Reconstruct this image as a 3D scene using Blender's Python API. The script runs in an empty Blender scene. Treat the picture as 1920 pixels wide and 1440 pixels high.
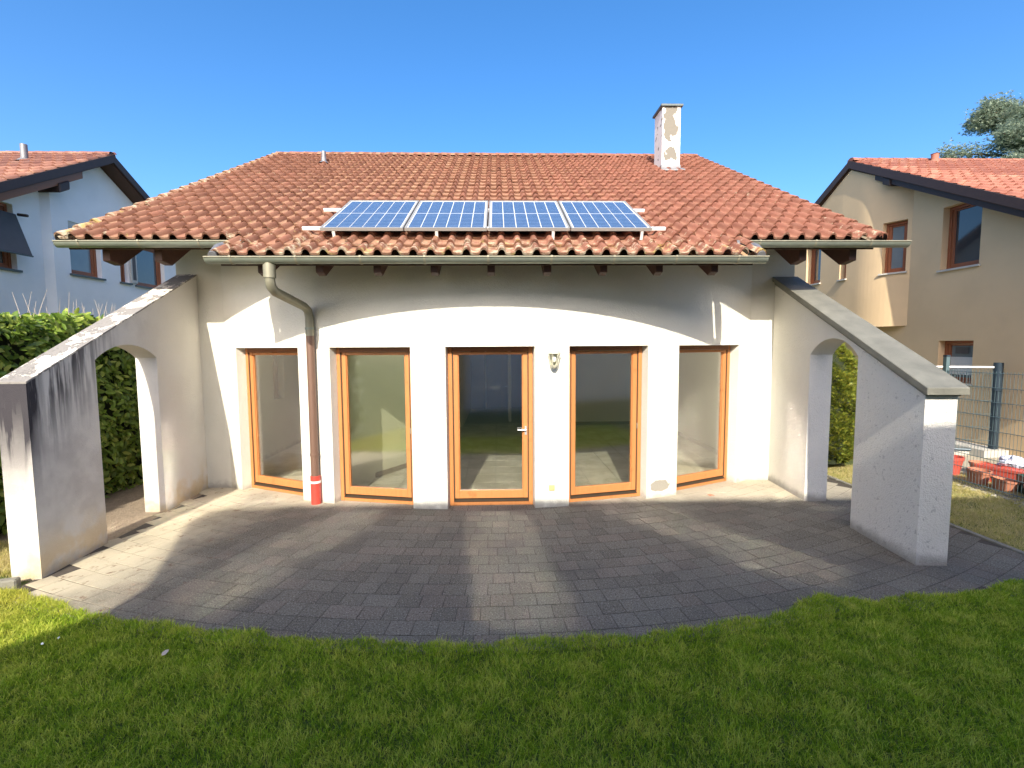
import bpy, math, random
import numpy as np
from math import sin, cos, pi, sqrt, radians, atan2, atan
from mathutils import Vector, Matrix
random.seed(7); rng = np.random.default_rng(7)
SC = bpy.context.scene
COL = SC.collection

# ------------------------------------------------------------------ camera
H = 2.2
cam = bpy.data.cameras.new('camera'); co = bpy.data.objects.new('camera', cam); COL.objects.link(co)
cam.sensor_width = 36.0; cam.lens = 36.0 * 920 / 1920; cam.clip_start = 0.05; cam.clip_end = 900
Rm = Matrix.Rotation(radians(-1.65), 4, 'Z') @ Matrix.Rotation(radians(90 - 4.47), 4, 'X') @ Matrix.Rotation(radians(-0.34), 4, 'Z')
co.matrix_world = Matrix.Translation((0, 0, H)) @ Rm
SC.camera = co
# ------------------------------------------------------------------ light
SUN = Vector((0.112, 1.0, -0.68)).normalized()
w = bpy.data.worlds.new('World'); SC.world = w; w.use_nodes = True
nt = w.node_tree; nt.nodes.clear()
sky = nt.nodes.new('ShaderNodeTexSky'); sky.sky_type = 'NISHITA'; sky.sun_disc = False
sky.sun_elevation = math.asin(-SUN.z); sky.sun_rotation = pi + atan2(SUN.x, SUN.y)
sky.air_density = 0.8; sky.dust_density = 3.8; sky.ozone_density = 2.0; sky.altitude = 300
hs = nt.nodes.new('ShaderNodeHueSaturation'); hs.inputs['Saturation'].default_value = 1.34
bg = nt.nodes.new('ShaderNodeBackground'); bg.inputs[1].default_value = 0.15
wo = nt.nodes.new('ShaderNodeOutputWorld')
nt.links.new(sky.outputs[0], hs.inputs['Color']); nt.links.new(hs.outputs[0], bg.inputs[0]); nt.links.new(bg.outputs[0], wo.inputs[0])
sl = bpy.data.lights.new('sun', 'SUN'); sl.energy = 3.1; sl.angle = radians(0.53); sl.color = (1.0, 0.93, 0.80)
so = bpy.data.objects.new('sun', sl); COL.objects.link(so); so.location = (-3, -20, 18)
so.rotation_euler = SUN.to_track_quat('-Z', 'Y').to_euler()
SC.view_settings.view_transform = 'Standard'; SC.view_settings.look = 'None'
SC.view_settings.gamma = 1.0; SC.view_settings.exposure = 1.2; SC.view_settings.use_curve_mapping = False
SC.render.engine = 'CYCLES'; SC.cycles.use_denoising = True; SC.cycles.max_bounces = 9; SC.cycles.diffuse_bounces = 6
SC.cycles.transparent_max_bounces = 12; SC.cycles.sample_clamp_indirect = 0; SC.cycles.blur_glossy = 0.0; SC.cycles.use_adaptive_sampling = False

# ------------------------------------------------------------------ node materials
class N:
    def __init__(s, name):
        s.m = bpy.data.materials.new(name); s.m.use_nodes = True; s.t = s.m.node_tree
        s.b = s.t.nodes['Principled BSDF']; s.b.inputs['Roughness'].default_value = 0.8
    def n(s, ty, **kw):
        nd = s.t.nodes.new('ShaderNode' + ty)
        for k, v in kw.items():
            if hasattr(nd, k) and not k in nd.inputs: setattr(nd, k, v)
            else: s.put(nd.inputs[k], v)
        return nd
    def put(s, sock, v):
        if isinstance(v, bpy.types.NodeSocket): s.t.links.new(v, sock)
        elif isinstance(v, (tuple, list)) and sock.type == 'RGBA' and len(v) == 3: sock.default_value = (*v, 1)
        else: sock.default_value = v
    def pos(s): return s.n('NewGeometry').outputs['Position']
    def xyz(s, v=None):
        q = s.n('SeparateXYZ'); s.put(q.inputs[0], v or s.pos()); return q.outputs
    def scale(s, v, k):
        q = s.n('VectorMath', operation='MULTIPLY'); s.put(q.inputs[0], v); q.inputs[1].default_value = k; return q.outputs[0]
    def noise(s, sc, det=4, v=None, rough=0.55):
        q = s.n('TexNoise'); q.inputs['Scale'].default_value = sc; q.inputs['Detail'].default_value = det
        q.inputs['Roughness'].default_value = rough; s.put(q.inputs['Vector'], v or s.pos()); return q.outputs['Fac']
    def ma(s, op, a, b=0.0, c=None, clamp=False):
        q = s.n('Math', operation=op); q.use_clamp = clamp; s.put(q.inputs[0], a); s.put(q.inputs[1], b)
        if c is not None: s.put(q.inputs[2], c)
        return q.outputs[0]
    def ramp(s, f, a, b, lo=0.0, hi=1.0):
        q = s.n('MapRange', interpolation_type='SMOOTHSTEP'); s.put(q.inputs[0], f)
        for i, x in enumerate((a, b, lo, hi)): s.put(q.inputs[1 + i], x)
        return q.outputs[0]
    def mix(s, f, a, b, mode='MIX'):
        q = s.n('Mix', data_type='RGBA', blend_type=mode); s.put(q.inputs[0], f); s.put(q.inputs[6], a); s.put(q.inputs[7], b); return q.outputs[2]
    def rnd(s):
        a = s.n('NewGeometry').outputs['Random Per Island']; b = s.n('ObjectInfo').outputs['Random']
        return s.ma('FRACT', s.ma('ADD', a, b))
    def bump(s, h, dist, st=1.0):
        q = s.n('Bump'); q.inputs['Distance'].default_value = dist; q.inputs['Strength'].default_value = st
        s.put(q.inputs['Height'], h); s.put(s.b.inputs['Normal'], q.outputs[0])
    def col(s, c): s.put(s.b.inputs['Base Color'], c)
    def rough(s, r): s.put(s.b.inputs['Roughness'], r)
    def spec(s, r): s.b.inputs['Specular IOR Level'].default_value = r

M = {}
def simple(name, c, r=0.7, metal=0.0, var=0.12, sc=6.0, bump=0.0, bsc=80.0):
    n = N(name); f = n.noise(sc, 5)
    n.col(n.mix(f, tuple(x * (1 - var) for x in c), tuple(min(1, x * (1 + var)) for x in c))); n.rough(r)
    n.b.inputs['Metallic'].default_value = metal
    if bump: n.bump(n.noise(bsc, 3), bump)
    M[name] = n.m; return n.m

def plaster(name, c, stain=0.25, base_z=0.5, bump=0.006, extra=None):
    n = N(name); x = n.xyz()
    big = n.noise(1.3, 6); c1 = n.mix(n.ramp(big, .35, .7), c, tuple(v * .93 for v in c))
    # dirt splashed up from the ground
    e = n.noise(9, 5); z = n.ma('ADD', x[2], n.ma('MULTIPLY', e, -.22))
    d = n.ramp(z, base_z * .25 - .1, -.02 - .1)
    c1 = n.mix(n.ma('MULTIPLY', d, stain), c1, (.30, .27, .22))
    if extra: c1 = extra(n, c1, x)
    n.col(c1); n.rough(.92); n.spec(.2)
    g = n.ma('ADD', n.ma('MULTIPLY', n.noise(90, 2), .8), n.ma('MULTIPLY', n.noise(28, 3), .5))
    n.bump(g, bump, .9)
    M[name] = n.m

def facade_extra(n, c, x):
    # bare patch of fallen render low on the second pier from the right
    dx = n.ma('DIVIDE', n.ma('SUBTRACT', x[0], 2.33), .17); dz = n.ma('DIVIDE', n.ma('SUBTRACT', x[2], .17), .09)
    r = n.ma('ADD', n.ma('ADD', n.ma('MULTIPLY', dx, dx), n.ma('MULTIPLY', dz, dz)), n.ma('MULTIPLY', n.noise(14, 4), 1.3))
    m = n.ramp(r, 1.62, 1.5); c = n.mix(m, c, (.36, .33, .27))
    sp = n.ramp(n.noise(7, 6), .70, .76)
    return n.mix(n.ma('MULTIPLY', sp, .35), c, (.45, .42, .36))
plaster('render_cream', (.76, .745, .65), .6, .45, .012, facade_extra)

def left_extra(n, c, x):
    # black algae runs under the sloping top, general grime, yellow lichen at the foot
    top = n.ma('ADD', n.ma('MULTIPLY', n.ma('SUBTRACT', x[1], 4.67), .4729), 1.885)
    dep = n.ma('SUBTRACT', top, x[2])
    v = n.scale(n.pos(), (7.0, 7.0, .55)); st = n.noise(1.6, 5, v, .6)
    run = n.noise(.9, 3, n.scale(n.pos(), (5.0, 5.0, .2)))
    lim = n.ma('ADD', .1, n.ma('MULTIPLY', run, 1.7))
    a = n.ma('MULTIPLY', n.ramp(dep, lim, 0.0), n.ramp(st, .44, .60))
    edge = n.ramp(n.ma('ADD', x[1], n.ma('MULTIPLY', st, .35)), 5.05, 4.82)   # strongest near the outer end
    a = n.ma('MULTIPLY', a, n.ramp(x[1], 6.1, 5.1)); a = n.ma('ADD', a, n.ma('MULTIPLY', edge, n.ramp(dep, 1.5, .1)), 0, clamp=True)
    grime = n.ramp(n.noise(2.2, 6), .42, .66)
    c = n.mix(n.ma('MULTIPLY', n.ma('MULTIPLY', grime, .5), n.ramp(x[1], 7.0, 5.8)), c, (.40, .37, .35))
    c = n.mix(n.ma('MULTIPLY', a, .97), c, (.035, .032, .04))
    yl = n.ma('MULTIPLY', n.ramp(x[2], .6, .1), n.ramp(n.noise(3, 5), .4, .6))
    return n.mix(n.ma('MULTIPLY', yl, .6), c, (.60, .44, .20))
plaster('render_weathered', (.72, .69, .64), .7, .6, .007, left_extra)
def right_extra(n, c, x):
    m = n.ramp(n.noise(26, 4), .60, .68)
    f = n.ramp(x[1], 5.9, 5.3)
    c = n.mix(n.ma('MULTIPLY', n.ma('MULTIPLY', m, f), .5), c, (.34, .32, .29))
    lo = n.ma('MULTIPLY', n.ramp(n.ma('ADD', x[2], n.ma('MULTIPLY', n.noise(5, 4), -.16)), .07, -.06), .55)
    return n.mix(lo, c, (.17, .16, .14))
plaster('render_rough', (.78, .75, .68), .45, .4, .018, right_extra)
plaster('render_white', (.86, .85, .84), .2, .5, .003)
plaster('render_ochre', (.70, .52, .31), .2, .5, .003)
plaster('render_chimney', (.80, .78, .73), .0, .1, .004,
        lambda n, c, x: n.mix(n.ramp(n.ma('ADD', n.noise(4.2, 7), n.ma('MULTIPLY', n.ramp(n.ma('ABSOLUTE', n.ma('SUBTRACT', x[0], 3.86), 0), .2, .02), .20)), .60, .63), c, (.20, .185, .155)))
plaster('render_inside', (.86, .83, .64), .0, .1, .001)
plaster('render_far', (.62, .60, .55), .2, .5, .003)

def tilemat():
    n = N('clay_tile'); r = n.rnd(); x = n.xyz()
    side = n.ramp(x[0], -1.5, 3.0); fx = n.ma('FRACT', n.ma('DIVIDE', n.ma('ADD', x[0], 5.5), .2075)); pan = n.ma('MULTIPLY', n.ramp(fx, .54, .46), n.ramp(n.noise(6, 5), .3, .62)); c = n.mix(side, n.mix(r, (.145, .060, .036), (.215, .095, .058)), n.mix(r, (.17, .065, .041), (.24, .094, .061))); c = n.mix(n.ma('MULTIPLY', pan, n.ma('SUBTRACT', .75, n.ma('MULTIPLY', side, .45))), c, (.31, .185, .115)); c = n.mix(n.ma('MULTIPLY', n.ramp(r, .88, .92), .5), c, (.24, .10, .065))
    c = n.mix(n.ma('MULTIPLY', n.ramp(n.noise(5, 5), .4, .7), .25), c, (.29, .155, .105))
    # lichen: heavier near the eaves and along the verges
    nz = n.ma('ADD', n.ma('MULTIPLY', n.noise(11, 6, None, .7), .75), n.ma('MULTIPLY', n.noise(1.1, 3), .25))
    ev = n.ma('MULTIPLY', n.ramp(x[1], 6.9, 5.9), .115)
    vg = n.ma('MULTIPLY', n.ramp(x[0], -5.3, -5.42), .12)
    vr = n.ma('MULTIPLY', n.ma('MULTIPLY', n.ramp(x[0], 4.2, 5.0), n.ramp(x[1], 7.3, 6.5)), .05)
    al = n.ma('ADD', nz, n.ma('ADD', ev, n.ma('ADD', vg, vr)))
    lm = n.ramp(al, .60, .70)
    lc = n.mix(n.ramp(n.noise(4, 3), .50, .60), (.46, .39, .28), (.40, .31, .11))
    c = n.mix(n.ma('MULTIPLY', lm, .85), c, lc)
    c = n.mix(n.ma('MULTIPLY', n.ramp(n.noise(60, 3), .5, .75), .35), c, (.16, .07, .045))
    n.col(c); n.rough(.78); n.spec(.35); n.bump(n.noise(120, 3), .002); M['clay_tile'] = n.m
tilemat()
def tile2(name, a, b):
    n = N(name); c = n.mix(n.rnd(), a, b); c = n.mix(n.ma('MULTIPLY', n.ramp(n.noise(3, 5), .5, .7), .35), c, (.5, .3, .2))
    n.col(c); n.rough(.75); M[name] = n.m
tile2('clay_tile_left', (.20, .085, .06), (.28, .13, .09)); tile2('clay_tile_right', (.25, .09, .06), (.31, .12, .08))

def pavermat():
    n = N('paver_concrete'); r = n.rnd(); x = n.xyz()
    c = n.mix(r, (.14, .127, .10), (.20, .184, .147))
    c = n.mix(n.ma('MULTIPLY', n.ramp(n.ma('FRACT', n.ma('MULTIPLY', r, 7.3)), .7, .9), .3), c, (.25, .19, .15))
    sp = n.noise(75, 4, None, .85); c = n.mix(n.ramp(sp, .53, .62), c, (.40, .37, .31)); c = n.mix(n.ramp(n.noise(62, 4, None, .85), .53, .62), c, (.05, .043, .035))
    # sunlit tone painted in near the house and left, soil crumbs at the left
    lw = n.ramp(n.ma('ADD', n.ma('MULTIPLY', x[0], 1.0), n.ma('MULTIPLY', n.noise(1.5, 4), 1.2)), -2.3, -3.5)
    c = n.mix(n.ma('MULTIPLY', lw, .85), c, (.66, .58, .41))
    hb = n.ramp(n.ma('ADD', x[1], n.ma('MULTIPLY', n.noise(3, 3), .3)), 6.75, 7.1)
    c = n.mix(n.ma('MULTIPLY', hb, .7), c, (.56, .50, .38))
    sl_ = n.ma('MULTIPLY', n.ramp(n.noise(8, 6, None, .7), .56, .68), n.ramp(x[0], -2.2, -3.6))
    c = n.mix(n.ma('MULTIPLY', sl_, .8), c, (.17, .09, .05))
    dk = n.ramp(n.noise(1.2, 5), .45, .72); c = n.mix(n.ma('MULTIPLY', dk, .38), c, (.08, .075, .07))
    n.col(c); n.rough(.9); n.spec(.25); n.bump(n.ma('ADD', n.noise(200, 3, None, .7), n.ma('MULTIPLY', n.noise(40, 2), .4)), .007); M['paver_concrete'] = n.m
pavermat()

def lawnmat():
    n = N('lawn_soil'); x = n.xyz()
    c = n.mix(n.noise(.8, 6), (.05, .085, .012), (.11, .14, .03)); c = n.mix(n.ramp(n.noise(30, 4), .5, .7), c, (.09, .07, .035))
    n.col(c); n.rough(1.0); n.bump(n.noise(60, 4), .02); M['lawn_soil'] = n.m
    n = N('soil'); c = n.mix(n.noise(20, 6), (.16, .11, .07), (.42, .34, .24)); n.col(c); n.rough(1.0); n.bump(n.noise(50, 5), .02); M['soil'] = n.m
    n = N('gravel'); c = n.mix(n.rnd(), (.26, .24, .21), (.60, .57, .52)); n.col(c); M['gravel'] = n.m
lawnmat()
def bladed(name, a, b, dry, thr=.58, pat=1.0):
    n = N(name); at = n.n('Attribute'); at.attribute_name = 'tint'
    c = n.mix(at.outputs['Fac'], a, b)
    patch = n.ma('ADD', n.ma('MULTIPLY', n.noise(7, 6, None, .75), .7), n.ma('MULTIPLY', at.outputs['Fac'], .3))
    c = n.mix(n.ma('MULTIPLY', n.ramp(patch, thr - .12, thr + .06), pat), c, dry)
    x = n.xyz(); c = n.mix(n.ma('MULTIPLY', n.ramp(n.ma('ADD', x[0], n.ma('MULTIPLY', n.noise(3, 4), 1.2)), -2.6, -3.9), .6), c, (.56, .50, .10)) if name == 'grass' else c  # lawn yellows to the left: sunlit look mixed into the blade colour
    n.col(c); n.rough(.55); n.spec(.3); n.b.inputs['Transmission Weight'].default_value = 0.0
    # thin leaf: some light passes through
    tr = n.n('BsdfTranslucent'); n.put(tr.inputs[0], c); ad = n.n('MixShader'); ad.inputs[0].default_value = .35
    n.t.links.new(n.b.outputs[0], ad.inputs[1]); n.t.links.new(tr.outputs[0], ad.inputs[2])
    n.t.links.new(ad.outputs[0], n.t.nodes['Material Output'].inputs[0]); M[name] = n.m
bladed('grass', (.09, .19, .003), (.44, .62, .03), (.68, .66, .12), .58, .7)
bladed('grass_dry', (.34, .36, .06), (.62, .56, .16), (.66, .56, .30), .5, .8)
def leafmat(name, a, b, rough=.4, tl=.25, third=None):
    n = N(name); r = n.rnd(); c = n.mix(r, a, b)
    if third: c = n.mix(n.ma('MULTIPLY', n.ramp(n.ma('FRACT', n.ma('MULTIPLY', r, 5.7)), .6, .9), .8), c, third)
    n.col(c); n.rough(rough); n.spec(.45)
    tr = n.n('BsdfTranslucent'); n.put(tr.inputs[0], c); ad = n.n('MixShader'); ad.inputs[0].default_value = tl
    n.t.links.new(n.b.outputs[0], ad.inputs[1]); n.t.links.new(tr.outputs[0], ad.inputs[2])
    n.t.links.new(ad.outputs[0], n.t.nodes['Material Output'].inputs[0]); M[name] = n.m
leafmat('laurel_leaf', (.08, .15, .015), (.22, .32, .04), .35, .25, (.42, .48, .10))
leafmat('thuja_leaf', (.09, .15, .02), (.32, .37, .05), .6, .3, (.52, .44, .06))
leafmat('cedar_needle', (.16, .24, .19), (.34, .42, .32), .7, .4, (.44, .48, .34))
simple('bark', (.10, .07, .05), .9, bump=.01, bsc=30)
simple('dry_twig', (.50, .42, .33), .8)
simple('twig_core', (.022, .03, .012), 1.0)
simple('zinc', (.25, .275, .225), .42, .55, .22, 9)
simple('zinc_pale', (.28, .265, .19), .5, .3, .2, 9)
simple('zinc_dark', (.10, .12, .12), .5, .4, .2, 8)
simple('pipe_brown', (.17, .10, .07), .45, .1, .1)
simple('pipe_red', (.52, .06, .04), .5, 0, .12)
simple('beam_brown', (.065, .024, .013), .6, 0, .3, 12)
simple('beam_dark', (.045, .026, .022), .6, 0, .3, 12)
simple('board_brown', (.08, .035, .018), .7, 0, .3, 14)
simple('soffit_wood', (.38, .23, .12), .7, 0, .2, 10)
simple('lead', (.22, .22, .23), .5, .4, .2)
simple('black_void', (.01, .01, .01), .9)
simple('coping_metal', (.19, .185, .15), .6, .1, .45, 5.0, .003)
simple('white_rail', (.80, .79, .76), .4, .2, .05)
simple('alu_bright', (.62, .64, .66), .5, 0, .05)
simple('panel_frame', (.36, .36, .34), .45, .4, .05)
simple('alu', (.62, .63, .62), .35, .6, .05)
simple('lamp_white', (.52, .50, .38), .45, 0, .05)
simple('bulb', (.92, .92, .88), .3, 0, .02)
simple('socket_yellow', (.55, .43, .20), .4, 0, .05)
simple('fence_blue', (.035, .055, .075), .4, .3, .1)
simple('fence_grey', (.13, .19, .20), .4, .3, .1)
simple('terracotta', (.48, .19, .11), .8, 0, .25, 9)
simple('red_plastic', (.55, .09, .06), .5, 0, .15)
simple('green_plastic', (.012, .05, .04), .4, 0, .1)
simple('brown_plastic', (.10, .05, .035), .5)
simple('pale_concrete', (.50, .48, .43), .9, 0, .2, 5, .003)
simple('kerb_concrete', (.22, .21, .17), .9, 0, .35, 9, .006)
simple('curtain', (.55, .56, .55), .8)
simple('shutter_grey', (.50, .48, .44), .6)
simple('awning_grey', (.09, .085, .085), .8, 0, .2)
simple('door_white', (.78, .77, .72), .5)
simple('joint_sand', (.07, .058, .045), 1.0, 0, .4, 15)
simple('pale_soil', (.40, .35, .26), 1.0, 0, .35, 18)
simple('skirting', (.30, .25, .16), .6)
simple('drip_dark', (.06, .045, .03), .5, .2, .3)
simple('bag_cloth', (.55, .58, .68), .7, 0, .5, 25)
def woodmat(name, a, b):
    n = N(name); g = n.noise(3.5, 6, n.scale(n.pos(), (14, 14, 1.2))); c = n.mix(g, a, b)
    n.col(n.mix(n.ma('MULTIPLY', n.ramp(n.noise(7, 5), .6, .75), .4), c, tuple(v * .5 for v in a))); n.rough(.45); n.spec(.4); n.bump(g, .001); M[name] = n.m
woodmat('wood_orange', (.43, .165, .05), (.57, .24, .085)); woodmat('wood_head', (.20, .075, .025), (.27, .10, .035)); woodmat('wood_red', (.24, .075, .03), (.34, .12, .05))
def copmat():
    n = N('coping_peeling'); f = n.noise(5.5, 7, n.scale(n.pos(), (1, .7, .7)), .7); m = n.ramp(f, .50, .54)
    c = n.mix(m, (.25, .235, .215), (.72, .67, .58)); c = n.mix(n.ma('MULTIPLY', n.ramp(n.noise(18, 5), .55, .7), .5), c, (.13, .12, .11))
    n.col(c); n.rough(.95); n.bump(n.ma('ADD', n.ma('MULTIPLY', m, .6), n.noise(30, 4)), .01); M['coping_peeling'] = n.m
    n = N('floor_tile'); v = n.noise(2.2, 8, None, .7); c = n.mix(n.ramp(v, .44, .56), (.58, .54, .42), (.76, .73, .62))
    n.col(n.mix(n.ma('MULTIPLY', n.rnd(), .25), c, (.40, .36, .27))); n.rough(.35); M['floor_tile'] = n.m
    n = N('solar_cell'); x = n.xyz(); f = n.ma('FRACT', n.ma('MULTIPLY', x[1], 15.5)); g = n.ramp(f, .78, .88)
    p = n.n('TexVoronoi'); p.inputs['Scale'].default_value = 45; n.put(p.inputs['Vector'], n.pos())
    q = n.xyz(p.outputs['Color'])[0]
    c = n.mix(q, (.04, .075, .145), (.07, .12, .21)); c = n.mix(n.ma('MULTIPLY', g, .6), c, (.26, .32, .45)); n.col(c); n.rough(.16); n.spec(.5)
    n.b.inputs['Coat Weight'].default_value = .6; n.b.inputs['Coat Roughness'].default_value = .04; M['solar_cell'] = n.m
copmat()
def glass(name, rough, tint, k=1.0, base=.06):
    m = bpy.data.materials.new(name); m.use_nodes = True; t = m.node_tree; t.nodes.clear()
    o = t.nodes.new('ShaderNodeOutputMaterial'); mx = t.nodes.new('ShaderNodeMixShader'); tr = t.nodes.new('ShaderNodeBsdfTransparent'); gl = t.nodes.new('ShaderNodeBsdfGlossy')
    tr.inputs[0].default_value = (*tint, 1); gl.inputs['Roughness'].default_value = rough; gl.inputs[0].default_value = (k, k, k, 1)
    lw = t.nodes.new('ShaderNodeLayerWeight'); lw.inputs[0].default_value = .5
    p = t.nodes.new('ShaderNodeMath'); p.operation = 'POWER'; p.inputs[1].default_value = 5
    a = t.nodes.new('ShaderNodeMath'); a.operation = 'MULTIPLY_ADD'; a.inputs[1].default_value = 1 - base; a.inputs[2].default_value = base
    t.links.new(lw.outputs['Facing'], p.inputs[0]); t.links.new(p.outputs[0], a.inputs[0]); t.links.new(a.outputs[0], mx.inputs[0])
    t.links.new(tr.outputs[0], mx.inputs[1]); t.links.new(gl.outputs[0], mx.inputs[2]); t.links.new(mx.outputs[0], o.inputs[0]); M[name] = m
glass('pane_glass', .08, (.97, .985, .95), 1.0, .275)
glass('lamp_glass', .2, (.95, .95, .9), 1.0, .08)
def darkglass():
    n = N('window_glass'); n.col((.03, .04, .05)); n.rough(.05); n.spec(.9); M['window_glass'] = n.m
    n = N('window_glass_pale'); n.col(n.mix(n.noise(2, 3), (.10, .13, .15), (.20, .24, .26))); n.rough(.12); n.spec(.7); M['window_glass_pale'] = n.m
darkglass()

# ------------------------------------------------------------------ mesh helpers
class MB:
    def __init__(s): s.v = []; s.f = []
    def quad(s, *p):
        b = len(s.v); s.v += [tuple(q) for q in p]; s.f.append(tuple(range(b, b + len(p))))
    def hexa(s, p):   # 8 corners: bottom loop 0-3, top loop 4-7
        b = len(s.v); s.v += [tuple(q) for q in p]
        for f in ((3, 2, 1, 0), (4, 5, 6, 7), (0, 1, 5, 4), (1, 2, 6, 5), (2, 3, 7, 6), (3, 0, 4, 7)): s.f.append(tuple(b + i for i in f))
    def box(s, x0, x1, y0, y1, z0, z1, F=None):
        p = [(x0, y0, z0), (x1, y0, z0), (x1, y1, z0), (x0, y1, z0), (x0, y0, z1), (x1, y0, z1), (x1, y1, z1), (x0, y1, z1)]
        if F: p = [F(*q) for q in p]
        s.hexa(p); return s
    def tube(s, pts, r, n=10, cap=True, r1=None):
        pts = [Vector(p) for p in pts]; b = len(s.v); k = len(pts); up = None
        for i, p in enumerate(pts):
            d = (pts[min(i + 1, k - 1)] - pts[max(i - 1, 0)]).normalized()
            if up is None: up = Vector((0, 0, 1)) if abs(d.z) < .9 else Vector((1, 0, 0))
            a = (up - d * up.dot(d)).normalized(); up = a; c = d.cross(a)
            rr = r if r1 is None else r + (r1 - r) * i / max(1, k - 1)
            for j in range(n):
                t = 2 * pi * j / n; s.v.append(tuple(p + a * (rr * cos(t)) + c * (rr * sin(t))))
        for i in range(k - 1):
            for j in range(n):
                j2 = (j + 1) % n; s.f.append((b + i * n + j, b + i * n + j2, b + (i + 1) * n + j2, b + (i + 1) * n + j))
        if cap: s.f.append(tuple(b + j for j in range(n))[::-1]); s.f.append(tuple(b + (k - 1) * n + j for j in range(n)))
        return s
    def lathe(s, prof, c=(0, 0, 0), n=20):
        b = len(s.v)
        for r, z in prof:
            for j in range(n): t = 2 * pi * j / n; s.v.append((c[0] + r * cos(t), c[1] + r * sin(t), c[2] + z))
        for i in range(len(prof) - 1):
            for j in range(n): j2 = (j + 1) % n; s.f.append((b + i * n + j, b + i * n + j2, b + (i + 1) * n + j2, b + (i + 1) * n + j))
        return s
    def extrude(s, poly, F0, F1):   # poly list of 2-D points, F maps to 3-D
        b = len(s.v); k = len(poly); s.v += [tuple(F0(*p)) for p in poly] + [tuple(F1(*p)) for p in poly]
        s.f.append(tuple(range(b, b + k))[::-1]); s.f.append(tuple(range(b + k, b + 2 * k)))
        for i in range(k): j = (i + 1) % k; s.f.append((b + i, b + j, b + k + j, b + k + i))
        return s
    def mesh(s, name, mat, smooth=False, fix=True):
        me = bpy.data.meshes.new(name); me.from_pydata(s.v, [], s.f)
        if mat: me.materials.append(M[mat])
        if fix:
            import bmesh
            bm = bmesh.new(); bm.from_mesh(me); bmesh.ops.recalc_face_normals(bm, faces=bm.faces); bm.to_mesh(me); bm.free()
        if smooth:
            me.shade_smooth()
            try: me.set_sharp_from_angle(angle=radians(40))
            except Exception: pass
        me.update(); return me
    def build(s, name, mat, parent=None, smooth=False, loc=None, fix=True):
        return link(name, s.mesh(name, mat, smooth, fix), parent, loc)
def link(name, me, parent=None, loc=None, mat=None):
    o = bpy.data.objects.new(name, me); COL.objects.link(o)
    if parent: o.parent = parent
    if mat is not None: o.matrix_local = mat
    elif loc: o.location = loc
    return o
def tag(o, label=None, cat=None, group=None, kind=None):
    for k, v in (('label', label), ('category', cat), ('group', group), ('kind', kind)):
        if v: o[k] = v
    return o
def thing(name, label, cat, group=None, loc=(0, 0, 0)):
    o = bpy.data.objects.new(name, None); COL.objects.link(o); o.location = loc; o.empty_display_size = .2
    return tag(o, label, cat, group)
def part(o, p=None): return o
def bevel(o, wd=.006, seg=1):
    b = o.modifiers.new('bevel', 'BEVEL'); b.width = wd; b.segments = seg; b.limit_method = 'ANGLE'; b.angle_limit = radians(40); return o
def rawmesh(name, V, F, mat, tint=None, smooth=False):
    me = bpy.data.meshes.new(name); V = np.asarray(V, np.float32); F = np.asarray(F, np.int32); k = F.shape[1]
    me.vertices.add(len(V)); me.vertices.foreach_set('co', V.ravel()); me.loops.add(F.size); me.loops.foreach_set('vertex_index', F.ravel())
    me.polygons.add(len(F)); me.polygons.foreach_set('loop_start', np.arange(0, F.size, k, dtype=np.int32)); me.update(calc_edges=True)
    if tint is not None:
        a = me.attributes.new('tint', 'FLOAT', 'POINT'); a.data.foreach_set('value', np.asarray(tint, np.float32))
    me.materials.append(M[mat]); me.validate()
    if smooth: me.shade_smooth()
    return me

# generic wall with openings: P(s)->(x,y) outer line, n(s) outward normal
def wall_shell(mb, P, n, ss, top, th, ops=(), z0=0.0, inner=True, caps=True):
    def o(s, z): p = P(s); return (p[0], p[1], z)
    def i(s, z): p = P(s); q = n(s); return (p[0] - q[0] * th, p[1] - q[1] * th, z)
    for a, b in zip(ss[:-1], ss[1:]):
        m = (a + b) / 2; zs = [(lambda s: z0)]; hit = sorted([q for q in ops if q[0] < m < q[1]], key=lambda q: q[2](m))
        cur = (lambda s: z0)
        segs = []
        for q in hit:
            if q[2](m) > cur(m) + 1e-4: segs.append((cur, q[2]))
            cur = q[3]
            for fz in (q[2], q[3]):
                if fz(m) > z0 + 1e-4: mb.quad(o(a, fz(a)), o(b, fz(b)), i(b, fz(b)), i(a, fz(a)))
        segs.append((cur, top))
        for lo, hi in segs:
            mb.quad(o(a, lo(a)), o(b, lo(b)), o(b, hi(b)), o(a, hi(a)))
            if inner: mb.quad(i(b, lo(b)), i(a, lo(a)), i(a, hi(a)), i(b, hi(b)))
        if inner: mb.quad(o(a, top(a)), o(b, top(b)), i(b, top(b)), i(a, top(a)))
    for q in ops:
        for s in (q[0], q[1]): mb.quad(o(s, q[2](s)), o(s, q[3](s)), i(s, q[3](s)), i(s, q[2](s)))
    if caps:
        for s in (ss[0], ss[-1]): mb.quad(o(s, z0), o(s, top(s)), i(s, top(s)), i(s, z0))
def K(c): return lambda s: c
def frange(a, b, step):
    k = max(1, int(round((b - a) / step))); return [a + (b - a) * i / k for i in range(k + 1)]
def breaks(*lists): return sorted(set(round(x, 5) for l in lists for x in l))

# ------------------------------------------------------------------ ground
g = MB(); g.quad((-300, -300, -.016), (300, -300, -.016), (300, 300, -.016), (-300, 300, -.016)); tag(g.build('ground', 'lawn_soil'), kind='structure')
CX, CY = -.1, 13.78
def arc(R, x): return CY - sqrt(R * R - (x - CX) ** 2)
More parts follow.
